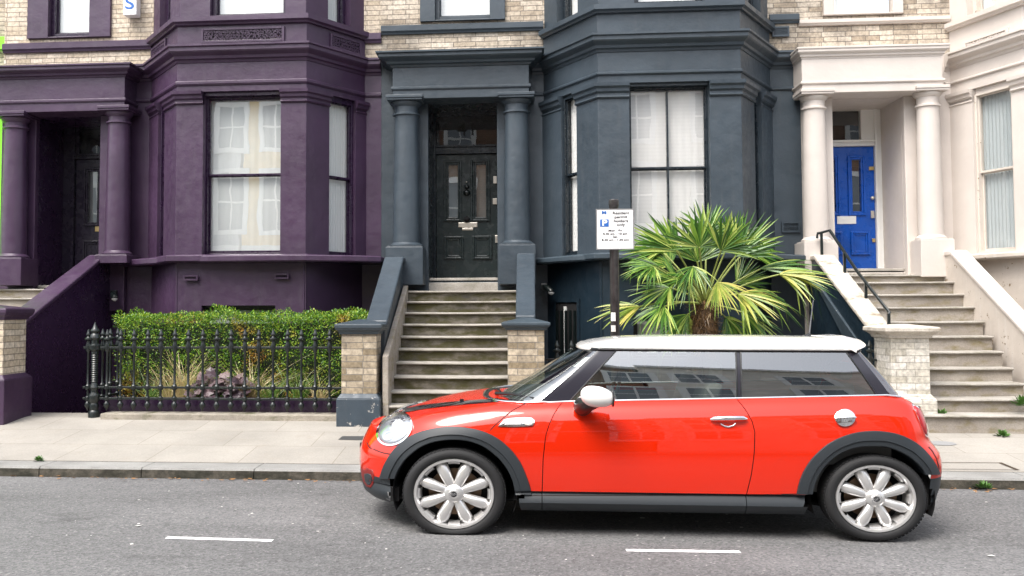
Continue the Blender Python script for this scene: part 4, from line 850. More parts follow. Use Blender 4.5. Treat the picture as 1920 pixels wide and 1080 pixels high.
# ------------------------------------------------------------------ palm
pl_ = thing('fan_palm', 'fan palm with hairy brown trunk and spreading green fronds behind the car', 'palm tree')
Yt = 10.95; c0 = bp(1322, 590, Yt); random.seed(8)
tr = [(.1, -.3)]; zt_ = bp(1325, 572, Yt).z
for k in range(40): z_ = -.25+(zt_+.25)*k/39; tr.append((.115+.015*(k % 2)+.03*(k/39)-(.05*max(0, (k-33)/6)), z_))
tr.append((.02, zt_+.12)); m = MB().lathe((c0.x, Yt), tr, 22, 1.05); m.v = [tuple(Vector(v)+Vector((noise.noise(Vector(v)*14), noise.noise(Vector(v)*14+Vector((5, 0, 0))), 0))*.03) for v in m.v]
m.build('trunk', stone('palm_trunk_fibre', (.04, .022, .012), (.16, .09, .04), scale=14, bump=1), pl_, smooth=True)
hm2 = MB()
for k in range(2600):
    a = random.uniform(0, 2*pi); z_ = random.uniform(.1, zt_+.08); p = Vector((c0.x+cos(a)*.14*1.05, Yt+sin(a)*.14, z_)); d = Vector((cos(a)*random.uniform(.1, .9)+random.gauss(0, .6), sin(a)*random.uniform(.1, .8), random.uniform(-1.0, .9))).normalized()
    L = random.uniform(.05, .16); s_ = Vector((-sin(a), cos(a), .3))*random.uniform(.003, .009); hm2.add([p-s_, p+s_, p+s_*.3+d*L+Vector((0, 0, -.02))], [(0, 1, 2)])
hm2.build('fibre', leafmat('palm_fibre', [(0, (.05, .025, .012)), (.6, (.2, .11, .04)), (.9, (.34, .2, .08)), (1, (.5, .38, .2))]), pl_, flip=False)
mfr = leafmat('palm_blade', [(0, (.018, .06, .008)), (.4, (.06, .17, .015)), (.75, (.19, .33, .035)), (1, (.5, .55, .14))]); mpet = plain('palm_petiole', (.22, .26, .06), .5)
mtip = leafmat('palm_blade_yellow', [(0, (.1, .2, .02)), (.5, (.3, .36, .05)), (1, (.55, .48, .12))])
# fans: centre px, py, depth, main direction in picture (deg from +x, up positive), tilt of main direction towards the camera, length px, spread deg, droop, roll facing
fans = [(1311, 463, 10.55, 92, .15, 82, 175, .10, .15, 0), (1380, 480, 10.8, 52, .05, 98, 95, .12, .5, 0), (1268, 470, 10.7, 135, .0, 92, 95, .15, .4, 0), (1352, 470, 10.5, 60, .5, 80, 120, .25, .3, 0),
        (1425, 505, 10.85, 8, .1, 135, 60, .42, .9, 1), (1460, 515, 10.6, 4, .35, 95, 100, .5, .9, 1), (1235, 500, 10.9, 170, .1, 72, 140, .3, .9, 0), (1225, 500, 10.5, 185, .5, 62, 160, .35, .7, 0),
        (1255, 540, 10.6, 190, .2, 78, 150, .25, .8, 0), (1200, 575, 10.5, 182, .2, 88, 90, .4, .9, 1), (1245, 575, 10.35, 215, .6, 70, 130, .4, .7, 1), (1385, 552, 10.4, 350, .5, 95, 130, .4, .9, 1),
        (1390, 585, 10.6, 325, .3, 90, 120, .35, .8, 0), (1360, 595, 11.2, 300, .0, 80, 130, .3, .7, 0), (1290, 590, 11.1, 235, .1, 80, 120, .3, .7, 0), (1325, 440, 11.3, 80, -.3, 75, 140, .2, .4, 0),
        (1400, 470, 11.4, 25, -.3, 80, 120, .3, .6, 0), (1240, 470, 11.3, 155, -.3, 80, 120, .3, .6, 0), (1290, 520, 10.35, 210, .8, 60, 120, .4, .5, 0), (1345, 530, 10.3, 300, .9, 60, 120, .4, .5, 1),
        (1300, 500, 10.3, 265, 1.2, 52, 150, .45, .4, 0), (1425, 545, 11.2, 340, -.2, 90, 110, .4, .9, 0), (1370, 450, 10.9, 70, .1, 62, 110, .15, .6, 0)]
random.seed(77)
for k in range(4):
    a_ = random.uniform(-20, 200); rr_ = random.uniform(35, 95); fans.append((1325+rr_*1.1*cos(radians(a_)), 545-rr_*.75*sin(radians(a_)), random.uniform(10.9, 11.5), a_+random.uniform(-25, 25), random.uniform(-.5, .1), random.uniform(60, 88), random.uniform(90, 150), random.uniform(.05, .25), random.choice([.3, .5, .8]), 0))
crown = Vector((c0.x, Yt, zt_))
for i, (px, py, Yq, ang, tilt, Lp, spr, droop, flat, yel) in enumerate(fans):
    C = bp(px, py, Yq); L = Lp/1600*Yq*1.0; a = radians(ang)
    D = Vector((cos(a), -tilt, sin(a))).normalized()                   # main axis of the fan
    up = Vector((0, 0, 1)) if flat > .6 else Vector((0, -1, .35)); Nn = (up-D*up.dot(D)).normalized(); Sx = D.cross(Nn).normalized()
    if flat <= .6: Nn = (Vector((0, -1, .3))-D*Vector((0, -1, .3)).dot(D)).normalized(); Sx = D.cross(Nn)
    else: Nn = (Vector((0, -.55, 1))-D*Vector((0, -.55, 1)).dot(D)).normalized(); Sx = D.cross(Nn)
    fo = thing('tmp', 'x', 'x'); bpy.data.objects.remove(fo)
    m = MB(); nl = int(12+spr/11); random.seed(100+i); mid = crown.lerp(C, .5)+Vector((0, 0, .1*(C-crown).length))
    pts = [crown.lerp(mid, t)*(1-t)+mid.lerp(C, t)*t for t in (0, .2, .4, .6, .8, 1)]
    for k in range(nl):
        th = radians(spr)*(k/(nl-1)-.5); d = (D*cos(th)+Sx*sin(th)).normalized(); l_ = L*(1.08-.22*abs(k/(nl-1)-.5)*2)*random.uniform(.8, 1.08); w_ = .0185*random.uniform(.7, 1.25)*(L/.55)
        sN = d.cross(Nn).normalized(); dro = droop*random.uniform(.3, 1.1); rows = []; bend = random.choice([0, 0, 0, 1]) if droop > .3 else (1 if random.random() < .07 else 0); kz = random.uniform(.55, .75)
        ct = Vector((random.gauss(0, .03), random.gauss(0, .03), random.gauss(0, .03)))
        for s_ in range(8):
            t = s_/7; q_ = C+d*l_*t+Vector((0, 0, -1))*l_*dro*t*t+ct*t*l_
            if bend and t > kz: q_ += Vector((0, 0, -1))*l_*(t-kz)*1.0-d*l_*(t-kz)*.7
            ww = w_*(.35+2.6*t*(1-t)**.7 if t < .35 else (1-t)**.75*1.45)+.0006
            rows.append([q_-sN*ww+Nn*ww*.35, q_-Nn*ww*.2, q_+sN*ww+Nn*ww*.35])
        m.grid(rows)
    f_o = m.build('frond', mtip if (yel and i % 2) or i == 9 else mfr, pl_, flip=False)
    MB().tube(pts, [.022, .018, .014, .012, .011, .012], 6).build('petiole', mpet, f_o, smooth=True)
setbase(pl_, (c0.x, Yt, -.9))

# ------------------------------------------------------------------ the red car
YS, HW = 6.05, .84; YC = YS+HW
car = thing('parked_car', 'red three door hatchback with white roof and black wheel arches parked by the kerb', 'car')
def carpaint(name, c, spec=.05):
    n = N(name); n.b.inputs['Coat IOR'].default_value = 1.6
    if c[0] > c[1]*5: n.b.inputs['Coat Tint'].default_value = (1, .86, .72, 1)
    return n.set(col=c, rough=.6, coat=1., coatr=.012, spec=spec, nrm=n.bump(n.noise(1.2, 2), .02, .02))
MR = carpaint('red_car_paint', (.6, .018, .0006)); MW = carpaint('white_car_paint', (.8, .78, .75)); MGB = carpaint('gloss_black_paint', (.012, .012, .02))
MP = N('black_bumper_plastic'); MP = MP.set(col=(.02, .025, .03), rough=.48, nrm=MP.bump(MP.noise(400, 2), .1, .0006))
MCH = plain('chrome', (.85, .85, .86), .08, 1); MAL = plain('silver_alloy', (.7, .69, .68), .3, .7, .3, bump=.03); MRB = N('tyre_rubber')
_w = MRB.n('ShaderNodeTexWave', wave_type='BANDS'); MRB = MRB.set(col=(.012, .012, .013), rough=.75, nrm=MRB.bump(MRB.noise(60, 3), .2, .002))
MIN = plain('dark_cabin_fabric', (.09, .09, .088), .8, bump=.3); MDISC = plain('brake_disc', (.22, .15, .1), .45, .8); MGAP = plain('panel_gap', (.01, .002, .002), .8)
XPt = lambda px, py, d=0: bp(px, py, YS+d)
xf_tab = sorted([(XPt(a, b, .45).z, XPt(a, b, .45).x) for a, b in ((744, 958), (706, 944), (680, 922), (677, 895), (674, 860), (676, 840), (683, 826), (688, 812), (697, 798))])
xr_tab = sorted([(XPt(a, b, .2).z, XPt(a, b, .2).x) for a, b in ((1738, 957), (1757, 938), (1764, 905), (1766, 875), (1762, 853), (1741, 835), (1737, 800), (1727, 772), (1712, 752), (1690, 741), (1678, 737))])
zt_tab = [(XPt(a, b, .12).x, XPt(a, b, .12).z) for a, b in ((699, 812), (715, 804), (740, 795), (790, 780), (850, 768), (930, 758), (1000, 755), (1065, 752), (1380, 746), (1665, 740), (1700, 744), (1740, 770))]
zc_tab = [(XPt(a, b, HW).x, XPt(a, b, HW).z) for a, b in ((697, 797), (720, 783), (760, 767), (820, 751), (880, 741), (930, 736))]
ZT = lambda x: ip(zt_tab, x)
ROWS = [('z', .16, .13), ('z', .17, .05), ('z', .205, .012), ('z', .235, -.012), ('z', .262, -.006), ('z', .302, .02), ('z', .314, .0), ('z', .355, -.002), ('z', .4, -.004), ('z', .425, -.004), ('s', .0, -.004), ('s', .1, -.003), ('s', .2, -.002), ('s', .3, .001), ('s', .4, .004), ('s', .48, .008), ('s', .56, .012), ('s', .63, .02), ('s', .7, .03), ('s', .82, .055), ('s', .9, .08), ('s', .96, .11), ('s', 1.0, .155)]
def rz_(r, x):
    k, v, d = r; zt = ZT(x)
    zb_ = .45 if zt > .6 else .45
    return v if k == 'z' else zb_+(zt-zb_)*v
DF = [(XPt(a, b, .02).z, XPt(a, b, .02).x) for a, b in ((1017, 928), (1019, 860), (1024, 815), (1035, 785), (1050, 763), (1062, 754))]
DR = [(XPt(a, b, .02).z, XPt(a, b, .02).x) for a, b in ((1397, 928), (1406, 890), (1412, 850), (1414, 810), (1409, 785), (1397, 765), (1384, 746))]
A_, B_, nA, nB = .86, .42, 2.5, 3.8
cols = []                       # (kind, value)
for k in range(31): cols.append(('f', (k/30)*pi/2, None))
for k in range(1, 15): cols.append(('m0', k/14, None))
cols.append(('g0', 0, None))
for k in range(0, 25): cols.append(('m1', k/24, None))
cols.append(('g1', 0, None))
for k in range(0, 29): cols.append(('m2', k/28, None))
for k in range(1, 23): cols.append(('r', (k/22)*pi/2, None))
GAP = .006
def body_pt(col, row):
    k, v, _ = col; kind, rv, d = row; W = HW-d; x = 1.0; z = .5
    fine = 0
    for _i in range(6):
        if k == 'f' or k == 'm0': xf = ip(xf_tab, z)
        if k == 'f':
            x = xf+A_*(1-cos(v)**(2/nA) if v < pi/2-1e-6 else 1); y = W*(sin(v)**(2/nA)) if v > 0 else 0
        elif k == 'm0': a, b = xf+A_, ip(DF, z)-GAP; x = a+(b-a)*v; y = W
        elif k == 'g0': x = ip(DF, z)-GAP*.5; y = W-.02
        elif k == 'm1': a, b = ip(DF, z), ip(DR, z); x = a+(b-a)*v; y = W
        elif k == 'g1': x = ip(DR, z)+GAP*.5; y = W-.02
        elif k == 'm2': a, b = ip(DR, z)+GAP, ip(xr_tab, z)-B_; x = a+(b-a)*v; y = W
        else:
            xr_ = ip(xr_tab, z); x = xr_-B_*(1-sin(v)**(2/nB) if False else 1-(sin(v)**(2/nB))); y = W*((cos(v) if v < pi/2-1e-6 else 0)**(2/nB))
        z = rz_(row, x)
    # gentle plan taper toward the ends
    tp = 0
    if x < .0: tp = .045*((.0-x)/1.2)**2
    if x > 2.2: tp = .03*((x-2.2)/.55)**2
    return x, max(0, y-tp) if y > 0 else 0, z
near = lambda p: (p[0], YC-p[1], p[2])
des_f = sorted([(XPt(a, b, .4).z, a) for a, b in ((744, 958), (712, 944), (683, 926), (677, 905), (674, 870), (675, 848), (680, 833), (686, 821), (692, 809), (700, 797))])
des_r = sorted([(XPt(a, b, .1).z, a) for a, b in ((1738, 957), (1755, 940), (1763, 915), (1767, 880), (1764, 856), (1750, 838), (1742, 828), (1738, 800), (1727, 772), (1712, 753), (1694, 742))])
for _it in range(6):
    BP = [[body_pt(c, r) for c in cols] for r in ROWS]; nf, nr = [], []
    for j, r in enumerate(BP):
        q_ = [(pj(near(p)), p[2]) for p in r]
        a = min(q_, key=lambda e: e[0][0]); b = max(q_, key=lambda e: e[0][0])
        nf.append((a[1], (ip(des_f, a[1])-a[0][0])/262)); nr.append((b[1], (ip(des_r, b[1])-b[0][0])/262))
    nf.sort(); nr.sort()
    zs2 = [.16+.02*k for k in range(48)]
    xf_tab = [(z_, ip(xf_tab, z_)+.8*ip(nf, z_)) for z_ in zs2]; xr_tab = [(z_, ip(xr_tab, z_)+.8*ip(nr, z_)) for z_ in zs2]
BP = [[body_pt(c, r) for c in cols] for r in ROWS]
print('FRONT', [(round(z_, 2), round(x, 2)) for z_, x in xf_tab][::6], 'REAR', [(round(z_, 2), round(x, 2)) for z_, x in xr_tab][::6])
far = lambda p: (p[0], YC+p[1], p[2])
# whole-shell BVH for conforming details
shell = MB().grid([[near(p) for p in r] for r in BP])
def crown(x): return ip([(-1.2, .0), (-.9, .015), (-.5, .03), (0, .04), (2, .04)], x)
def top_rows(i0, i1, K=12):
    rows = []
    for i in range(i0, i1):
        x, y, z = BP[-1][i]; dz = ip(zc_tab, x)-z if x < .2 else .02; dz = max(-.03, min(.09, dz)) if i > 5 else dz*.5
        rows.append([(x, YC-y*t, z+dz*(1-t*t)*(min(1, y/.3))) for t in [1-2*k/(2*K) for k in range(2*K+1)]])
    return rows
iC = next(i for i, c in enumerate(cols) if BP[-1][i][0] > X(985, YS+.1, 750))
TOP = top_rows(0, iC+1); shell_top = MB().grid([list(r) for r in TOP]); sv = shell.v+shell_top.v; sf = shell.f+[tuple(i+len(shell.v) for i in f) for f in shell_top.f]
BV = BVHTree.FromPolygons([Vector(v) for v in sv], sf)
def cast(px, py, off=0):
    d = ray(px, py).normalized(); h = BV.ray_cast(O, d)
    if h[0] is None:
        p = bp(px, py, YS+.35); h = BV.find_nearest(p)
    n_ = h[1];
    if n_.dot(d) > 0: n_ = -n_
    return h[0]+n_*off, n_
def mirror(mb): return MB().add([(v[0], 2*YC-v[1], v[2]) for v in mb.v], [tuple(reversed(f)) for f in mb.f])
def both(mb, name, mat, parent, **kw):
    o = mb.build(name, mat, parent, **kw); mirror(mb).build(name, mat, parent, **kw); return o
# arch outlines in the picture
ao_f = [(712, 897), (718, 878), (727, 860), (740, 842), (758, 826), (780, 813), (812, 804), (847, 800), (882, 803), (912, 811), (938, 825), (960, 845), (976, 867), (987, 892), (994, 912), (997, 929)]
ai_f = [(742, 897), (746, 886), (752, 875), (761, 862), (774, 850), (791, 838), (815, 829), (845, 825), (876, 827), (903, 836), (924, 850), (940, 865), (952, 882), (960, 899), (964, 914), (966, 929)]
ao_r = [(1493, 926), (1498, 904), (1505, 886), (1517, 866), (1533, 848), (1554, 831), (1578, 819), (1604, 811), (1631, 808), (1658, 809), (1684, 814), (1709, 825), (1729, 840), (1744, 857), (1754, 872), (1761, 889)]
ai_r = [(1524, 926), (1528, 909), (1534, 894), (1543, 879), (1556, 865), (1573, 852), (1592, 843), (1613, 838), (1636, 837), (1660, 838), (1682, 845), (1702, 855), (1716, 866), (1726, 876), (1731, 883), (1734, 890)]
def inside(poly, x, y):
    c = False; j = len(poly)-1
    for i in range(len(poly)):
        if (poly[i][1] > y) != (poly[j][1] > y) and x < (poly[j][0]-poly[i][0])*(y-poly[i][1])/(poly[j][1]-poly[i][1])+poly[i][0]: c = not c
        j = i
    return c
def midpoly(o, i_, t=.6, ext=90): m = [(a[0]+(b[0]-a[0])*t, a[1]+(b[1]-a[1])*t) for a, b in zip(o, i_)]; return [(m[0][0], m[0][1]+ext)]+m+[(m[-1][0], m[-1][1]+ext)]
cutP = [midpoly(ao_f, ai_f), midpoly(ao_r, ai_r)]
cutI = [midpoly(ao_f, ai_f, .95), midpoly(ao_r, ai_r, .95)]
def cut_ok(pts):
    c = sum((Vector(near(p)) for p in pts), Vector())/len(pts); q_ = pj(c)
    if any(inside(P_, *pj(near(p))) for p in pts for P_ in cutI): return False
    return not any(inside(P_, *q_) for P_ in cutP)
XAP0, XAP1 = XPt(748, 900, .1).x, XPt(1728, 900, .1).x
parts = {'body': MB(), 'sill': MB(), 'door': MB(), 'gap': MB()}
ci = {k: [i for i, c in enumerate(cols) if c[0] == k][0] for k in ('g0', 'g1')}
def region(i, j):
    if i in (ci['g0'], ci['g1']) or i+1 in (ci['g0'], ci['g1']):
        return 'gap' if ROWS[j][0] == 's' or ROWS[j][1] >= .31 else 'sill'
    if ROWS[j][0] == 'z' and ((ROWS[j][1] < .35 and BP[j][i][0] < XAP0) or (ROWS[j][1] < .42 and BP[j][i][0] > XAP1)): return 'sill'
    if j < 6:
        x = BP[j][i][0]; return 'sill'
    return 'door' if ci['g0'] < i < ci['g1'] else 'body'
for sgn in (near, far):
    buf = {k: {} for k in parts}
    for j in range(len(ROWS)-1):
        for i in range(len(cols)-1):
            q_ = [BP[j][i], BP[j][i+1], BP[j+1][i+1], BP[j+1][i]]
            if not cut_ok(q_): continue
            k = region(i, j)
            if sgn is far and k == 'door': k = 'body'
            b = buf[k]; mb = parts[k]; ids = []
            for (jj, ii) in ((j, i), (j, i+1), (j+1, i+1), (j+1, i)):
                if (jj, ii) not in b: mb.v.append(sgn(BP[jj][ii])); b[(jj, ii)] = len(mb.v)-1
                ids.append(b[(jj, ii)])
            mb.f.append(tuple(ids) if sgn is near else tuple(reversed(ids)))
parts['body'].add([q_ for r in TOP for q_ in r], shell_top.f)
# rear deck below the tailgate glass
iR = next(i for i, c in enumerate(cols) if BP[-1][i][0] > X(1660, YS+.1, 740))
rr_ = top_rows(iR, len(cols)); parts['body'].grid(rr_)
def merge(o):
    bm = bmesh.new(); bm.from_mesh(o.data); bmesh.ops.remove_doubles(bm, verts=bm.verts, dist=.0008); bmesh.ops.recalc_face_normals(bm, faces=bm.faces); bm.to_mesh(o.data); bm.free(); return o
body = merge(parts['body'].build('body', MR, car, smooth=True)); MR2 = carpaint('dusty_red_bonnet_paint', (.6, .018, .0006)); MR2.node_tree.nodes['Principled BSDF'].inputs['Coat Roughness'].default_value = .16; body.data.materials.append(MR2)
for f_ in body.data.polygons:
    if f_.normal.z > .75 and f_.center.x < XPt(1000, 750, .3).x: f_.material_index = 1
door = merge(parts['door'].build('door', MR, car, smooth=True)); sill = merge(parts['sill'].build('side_skirt', MP, car, smooth='auto')); gp = parts['gap'].build('panel_gap', MGAP, body, smooth=False)
MB().grid([[(x, YC+s*(HW-.14), .22) for s in (-1, 1)] for x in (-.95, 2.55)]).build('underbody', M['void'], car)
# arch trims
def arch(ao, ai, nm):
    m = MB(); rows = []; n_ = len(ao); NU = 3*(n_-1)
    def lerp(L, t):
        i = min(int(t*(n_-1)), n_-2); f = t*(n_-1)-i; a, b, c, d = L[max(0, i-1)], L[i], L[i+1], L[min(n_-1, i+2)]
        return tuple(.5*(2*b[k]+(c[k]-a[k])*f+(2*a[k]-5*b[k]+4*c[k]-d[k])*f*f+(3*b[k]-a[k]-3*c[k]+d[k])*f**3) for k in (0, 1))
    for u in range(NU+1):
        t = u/NU; a, b = lerp(ao, t), lerp(ai, t); r = []
        p0, _ = cast(*a, -.004); r.append(p0); y0 = cast(a[0], a[1])[0].y
        for s_, off in ((0.0, .007), (.04, .014), (.3, .018), (.62, .02), (.66, .012), (.95, .01), (1.0, .004)):
            px, py = a[0]+(b[0]-a[0])*s_, a[1]+(b[1]-a[1])*s_; q_, nn = cast(px, py, off)
            r.append(q_)
        e = r[-1].copy(); r.append(e+Vector((0, .1, 0))); r.append(e+Vector((0, .16, 0))); rows.append(r)
    m.grid(rows); return both(m, nm, MP, car, smooth='auto')
arch(ao_f, ai_f, 'wheel_arch'); arch(ao_r, ai_r, 'wheel_arch')
# conforming patches
def patch(pts_px, off, edge=.006, inner=None, dome=0, rings=5):
    """polar patch over a closed picture outline; slopes down to the body at its rim"""
    cx_ = sum(p[0] for p in pts_px)/len(pts_px); cy_ = sum(p[1] for p in pts_px)/len(pts_px); m = MB(); rows = []
    R_ = [1.0, .985]+[1-(k+1)/rings for k in range(rings)] if inner is None else [1.0, .98, inner+.02, inner]
    for k, r in enumerate(R_):
        r = max(r, .002); o_ = -.003 if k == 0 or (inner is not None and k == len(R_)-1) else off+dome*(1-r*r)
        rows.append([cast(cx_+(p[0]-cx_)*r, cy_+(p[1]-cy_)*r, o_)[0] for p in pts_px])
    return m.grid(rows, True)
def ell(cx_, cy_, a, b, rot=0, n_=36, sq=2):
    o = []
    for k in range(n_):
        t = 2*pi*k/n_; c_, s_ = cos(t), sin(t); u = a*abs(c_)**(2/sq)*(1 if c_ > 0 else -1); v = b*abs(s_)**(2/sq)*(1 if s_ > 0 else -1); o.append((cx_+u*cos(rot)-v*sin(rot), cy_+u*sin(rot)+v*cos(rot)))
    return o
def line(pts, w_, off=.0015, name='seam', mat=MGAP, parent=None, sub=8):
    P_ = []
    for a, b in zip(pts, pts[1:]):
        for k in range(sub): P_.append((a[0]+(b[0]-a[0])*k/sub, a[1]+(b[1]-a[1])*k/sub))
    P_.append(pts[-1]); r1 = []; r2 = []
    for i, p in enumerate(P_):
        a, b = P_[max(0, i-1)], P_[min(len(P_)-1, i+1)]; dx, dy = b[0]-a[0], b[1]-a[1]; L = sqrt(dx*dx+dy*dy) or 1; nx, ny = -dy/L*w_/2, dx/L*w_/2
        r1.append(cast(p[0]+nx, p[1]+ny, off)[0]); r2.append(cast(p[0]-nx, p[1]-ny, off)[0])
    return both(MB().grid([r1, r2]), name, mat, parent or body)
# headlight
hl_o = ell(740.5, 805.5, 37.5, 28, radians(-35), 40); 
MCL = plain('bright_lamp_reflector', (.55, .57, .6), .3, .7)
hlp = both(patch(hl_o, .01, inner=.86), 'headlight', MCH, car, smooth='auto')
both(patch([(742+(a-740.5)*.87-1, 804+(b-805.5)*.87+1) for a, b in hl_o], .004, dome=-.0), 'reflector', MCL, hlp, smooth=True)
both(patch(ell(747, 798, 17, 14, radians(-35), 24), .008, inner=.7), 'lamp_bowl', MCH, hlp, smooth='auto'); both(patch(ell(747, 798, 11, 9.5, radians(-35), 20), .007, dome=.01), 'bulb', M['white'], hlp, smooth=True)
both(patch(ell(729, 818, 11, 8, radians(-35), 20), .008, inner=.7), 'indicator_lamp', MCH, hlp, smooth='auto')
both(patch([(742+(a-740.5)*.87-1, 804+(b-805.5)*.87+1) for a, b in hl_o], .016, dome=.02), 'lens', M['lens'], hlp, smooth=True)
# tail light
tl_o = [(1709, 757), (1716, 756), (1724, 764), (1731, 779), (1737, 797), (1740, 812), (1739, 822), (1734, 818), (1727, 802), (1719, 783), (1712, 768)]
o = both(patch(tl_o, .008, inner=.8), 'tail_light', MCH, car, smooth='auto'); both(patch([(1726+(a-1726)*.82, 789+(b-789)*.85) for a, b in tl_o], .01, dome=.01), 'lens', carpaint('red_lamp', (.35, .02, .03)), o, smooth=True)
# seams
line([(985, 757), (960, 770), (940, 787), (926, 799), (919, 807)], 1.7); line([(700, 842), (712, 847), (722, 850), (735, 852)], 1.8); line([(697, 842), (692, 838), (688, 829)], 1.8)
line([(1741, 838), (1748, 846), (1756, 860), (1761, 880)], 1.6); line([(1681, 744), (1695, 745), (1712, 757)], 1.4)
line([(1020, 929), (1200, 929), (1397, 928)], 1.6); line([(998, 929), (1020, 929)], 1.6); line([(1397, 928), (1494, 926)], 1.6)
# black bonnet stripe
stp = [(716, 793), (735, 781), (760, 771), (800, 763), (860, 757), (900, 753), (934, 749)]; m = MB(); up_, dn_ = [], []
for a, b, wpx in [(717, 789, 7), (727, 782, 8), (742, 775.5, 8), (760, 770, 8), (790, 764, 8), (830, 759, 7.5), (880, 754.5, 7), (934, 750.5, 6.5)]: up_.append((a, b-wpx/2)); dn_.append((a, b+wpx/2))
def interp(L, n_): 
    o = []
    for a, b in zip(L, L[1:]): o += [(a[0]+(b[0]-a[0])*k/n_, a[1]+(b[1]-a[1])*k/n_) for k in range(n_)]
    return o+[L[-1]]
U, D_ = interp(up_, 6), interp(dn_, 6)
(lambda m_, *a, **k: m_.build(*a, **k))(MB().grid([[cast(*p, .003)[0] for p in [(a[0]*(1-t)+b[0]*t, a[1]*(1-t)+b[1]*t) for a, b in zip(U, D_)]] for t in (0, .33, .66, 1)]), 'bonnet_stripe', MGB, body, smooth=True)
o = cast(868, 748)[0]; MB().box(o.x-.015, o.x+.015, YC-.35, YC-.32, o.z, o.z+.012).build('washer_jet', M['black'], body)
# side indicator, fuel cap, door handle
si = [(933, 800), (945, 787), (958, 784.5), (985, 783), (997, 784), (1002, 788), (1003, 793), (999, 798), (985, 800), (960, 801)]
o = both(patch(si, .009), 'side_indicator', MCH, car, smooth='auto'); both(patch([(945, 797), (953, 789), (965, 787), (976, 787), (980, 792), (976, 797)], .013), 'grille_insert', plain('grey_mesh', (.45, .44, .44), .3, .5), o); both(patch(ell(991, 791.5, 10, 7, 0, 20), .016, dome=.006), 'lamp', plain('clear_white_lamp', (.8, .76, .7), .15, 0, 1), o, smooth=True)
o = patch(ell(1584, 784, 23, 19, 0, 32), -.0).build('fuel_recess', plain('fuel_recess_shade_red', (.25, .008, .006), .3), car, smooth='auto')  # flush disc, shade of the recess painted as a darker body red
fc_ = patch(ell(1583.5, 784, 19.5, 16, 0, 32), .012, dome=.014).build('fuel_cap', MCH, car, smooth='auto'); patch(ell(1590, 785, 13, 3.6, 0, 20), .034, dome=.006).build('fuel_cap_grip', MCH, fc_, smooth='auto')
o = both(patch(ell(1363, 787, 19, 15, 0, 30), .001, dome=-.012), 'handle_recess', plain('recess_red', (.5, .012, .006), .35), car, smooth=True)
P_ = [cast(a, b, q_)[0] for a, b, q_ in ((1332, 787.5, .012), (1338, 787, .028), (1365, 786.5, .034), (1392, 786, .03), (1399, 786.5, .014))]
both(MB().tube(P_, [.008, .014, .016, .016, .01], 10), 'door_handle', MCH, car, smooth=True)
both(MB().tube([cast(a, b, .004)[0] for a, b in ((1351, 795), (1358, 799), (1366, 800.5), (1375, 798), (1379, 794))], .006, 8), 'recess_rim', MCH, o, smooth=True)
# number plate edge and fog aperture at the front, rear apron and front lip
fa = [(678, 878), (690, 877), (699, 881), (702, 892), (700, 908), (696, 915), (688, 913), (681, 903), (678, 890)]
ai_ = both(patch(fa, .004), 'air_intake', plain('intake_shade_red', (.2, .006, .003), .5), car, smooth=True); both(patch([(691+(a-690)*.6, 898+(b-895)*.6) for a, b in fa], .006), 'intake_mesh', MP, ai_, smooth=True)  # intake has no depth, its recess shade is painted as darker red
lip = MB()
def apron(px_list, name):
    rows = []
    for (a, b, c_) in px_list:
        rows.append([cast(a, b+(c_-b)*t, o_)[0] for t, o_ in ((0, -.003), (.02, .008), (.5, .014), (.97, .006), (1, -.01))])
    return both(MB().grid(rows), name, MP, car, smooth='auto')
0 and apron([(679, 907, 930), (684, 915, 938), (695, 918, 943), (703, 915, 946), (710, 900, 948), (716, 896, 950), (728, 896, 951), (738, 896, 951), (743, 897, 951)], 'front_apron')
0 and apron([(1733, 889, 935), (1740, 889, 938), (1750, 889, 937), (1758, 888, 934), (1763, 887, 925), (1765, 890, 915)], 'rear_apron')
fx0 = min(r[0][0] for r in BP[3:8]); pl_o = MB().box(fx0+.012, fx0+.05, YC-.2, YC+.24, .44, .54); pl_o.build('number_plate', M['black'], car, bev=.01)
MB().box(fx0+.3, fx0+.36, YS+.3, 2*YC-YS-.3, .2, .5).build('nose_gap_block', M['void'], car)  # black block added inside the nose to close off a bright gap
for xa_, xb_, z1_ in ((XPt(735, 900, .2).x, XPt(745, 900, .05).x, .3), (XPt(1735, 900, .1).x, XPt(1745, 900, .1).x, .47)): both(MB().box(xa_, xb_, YS+.13, YS+.42, .2, z1_), 'mud_flap', M['void'], car)  # black boxes added behind the arch ends so bright gaps read dark
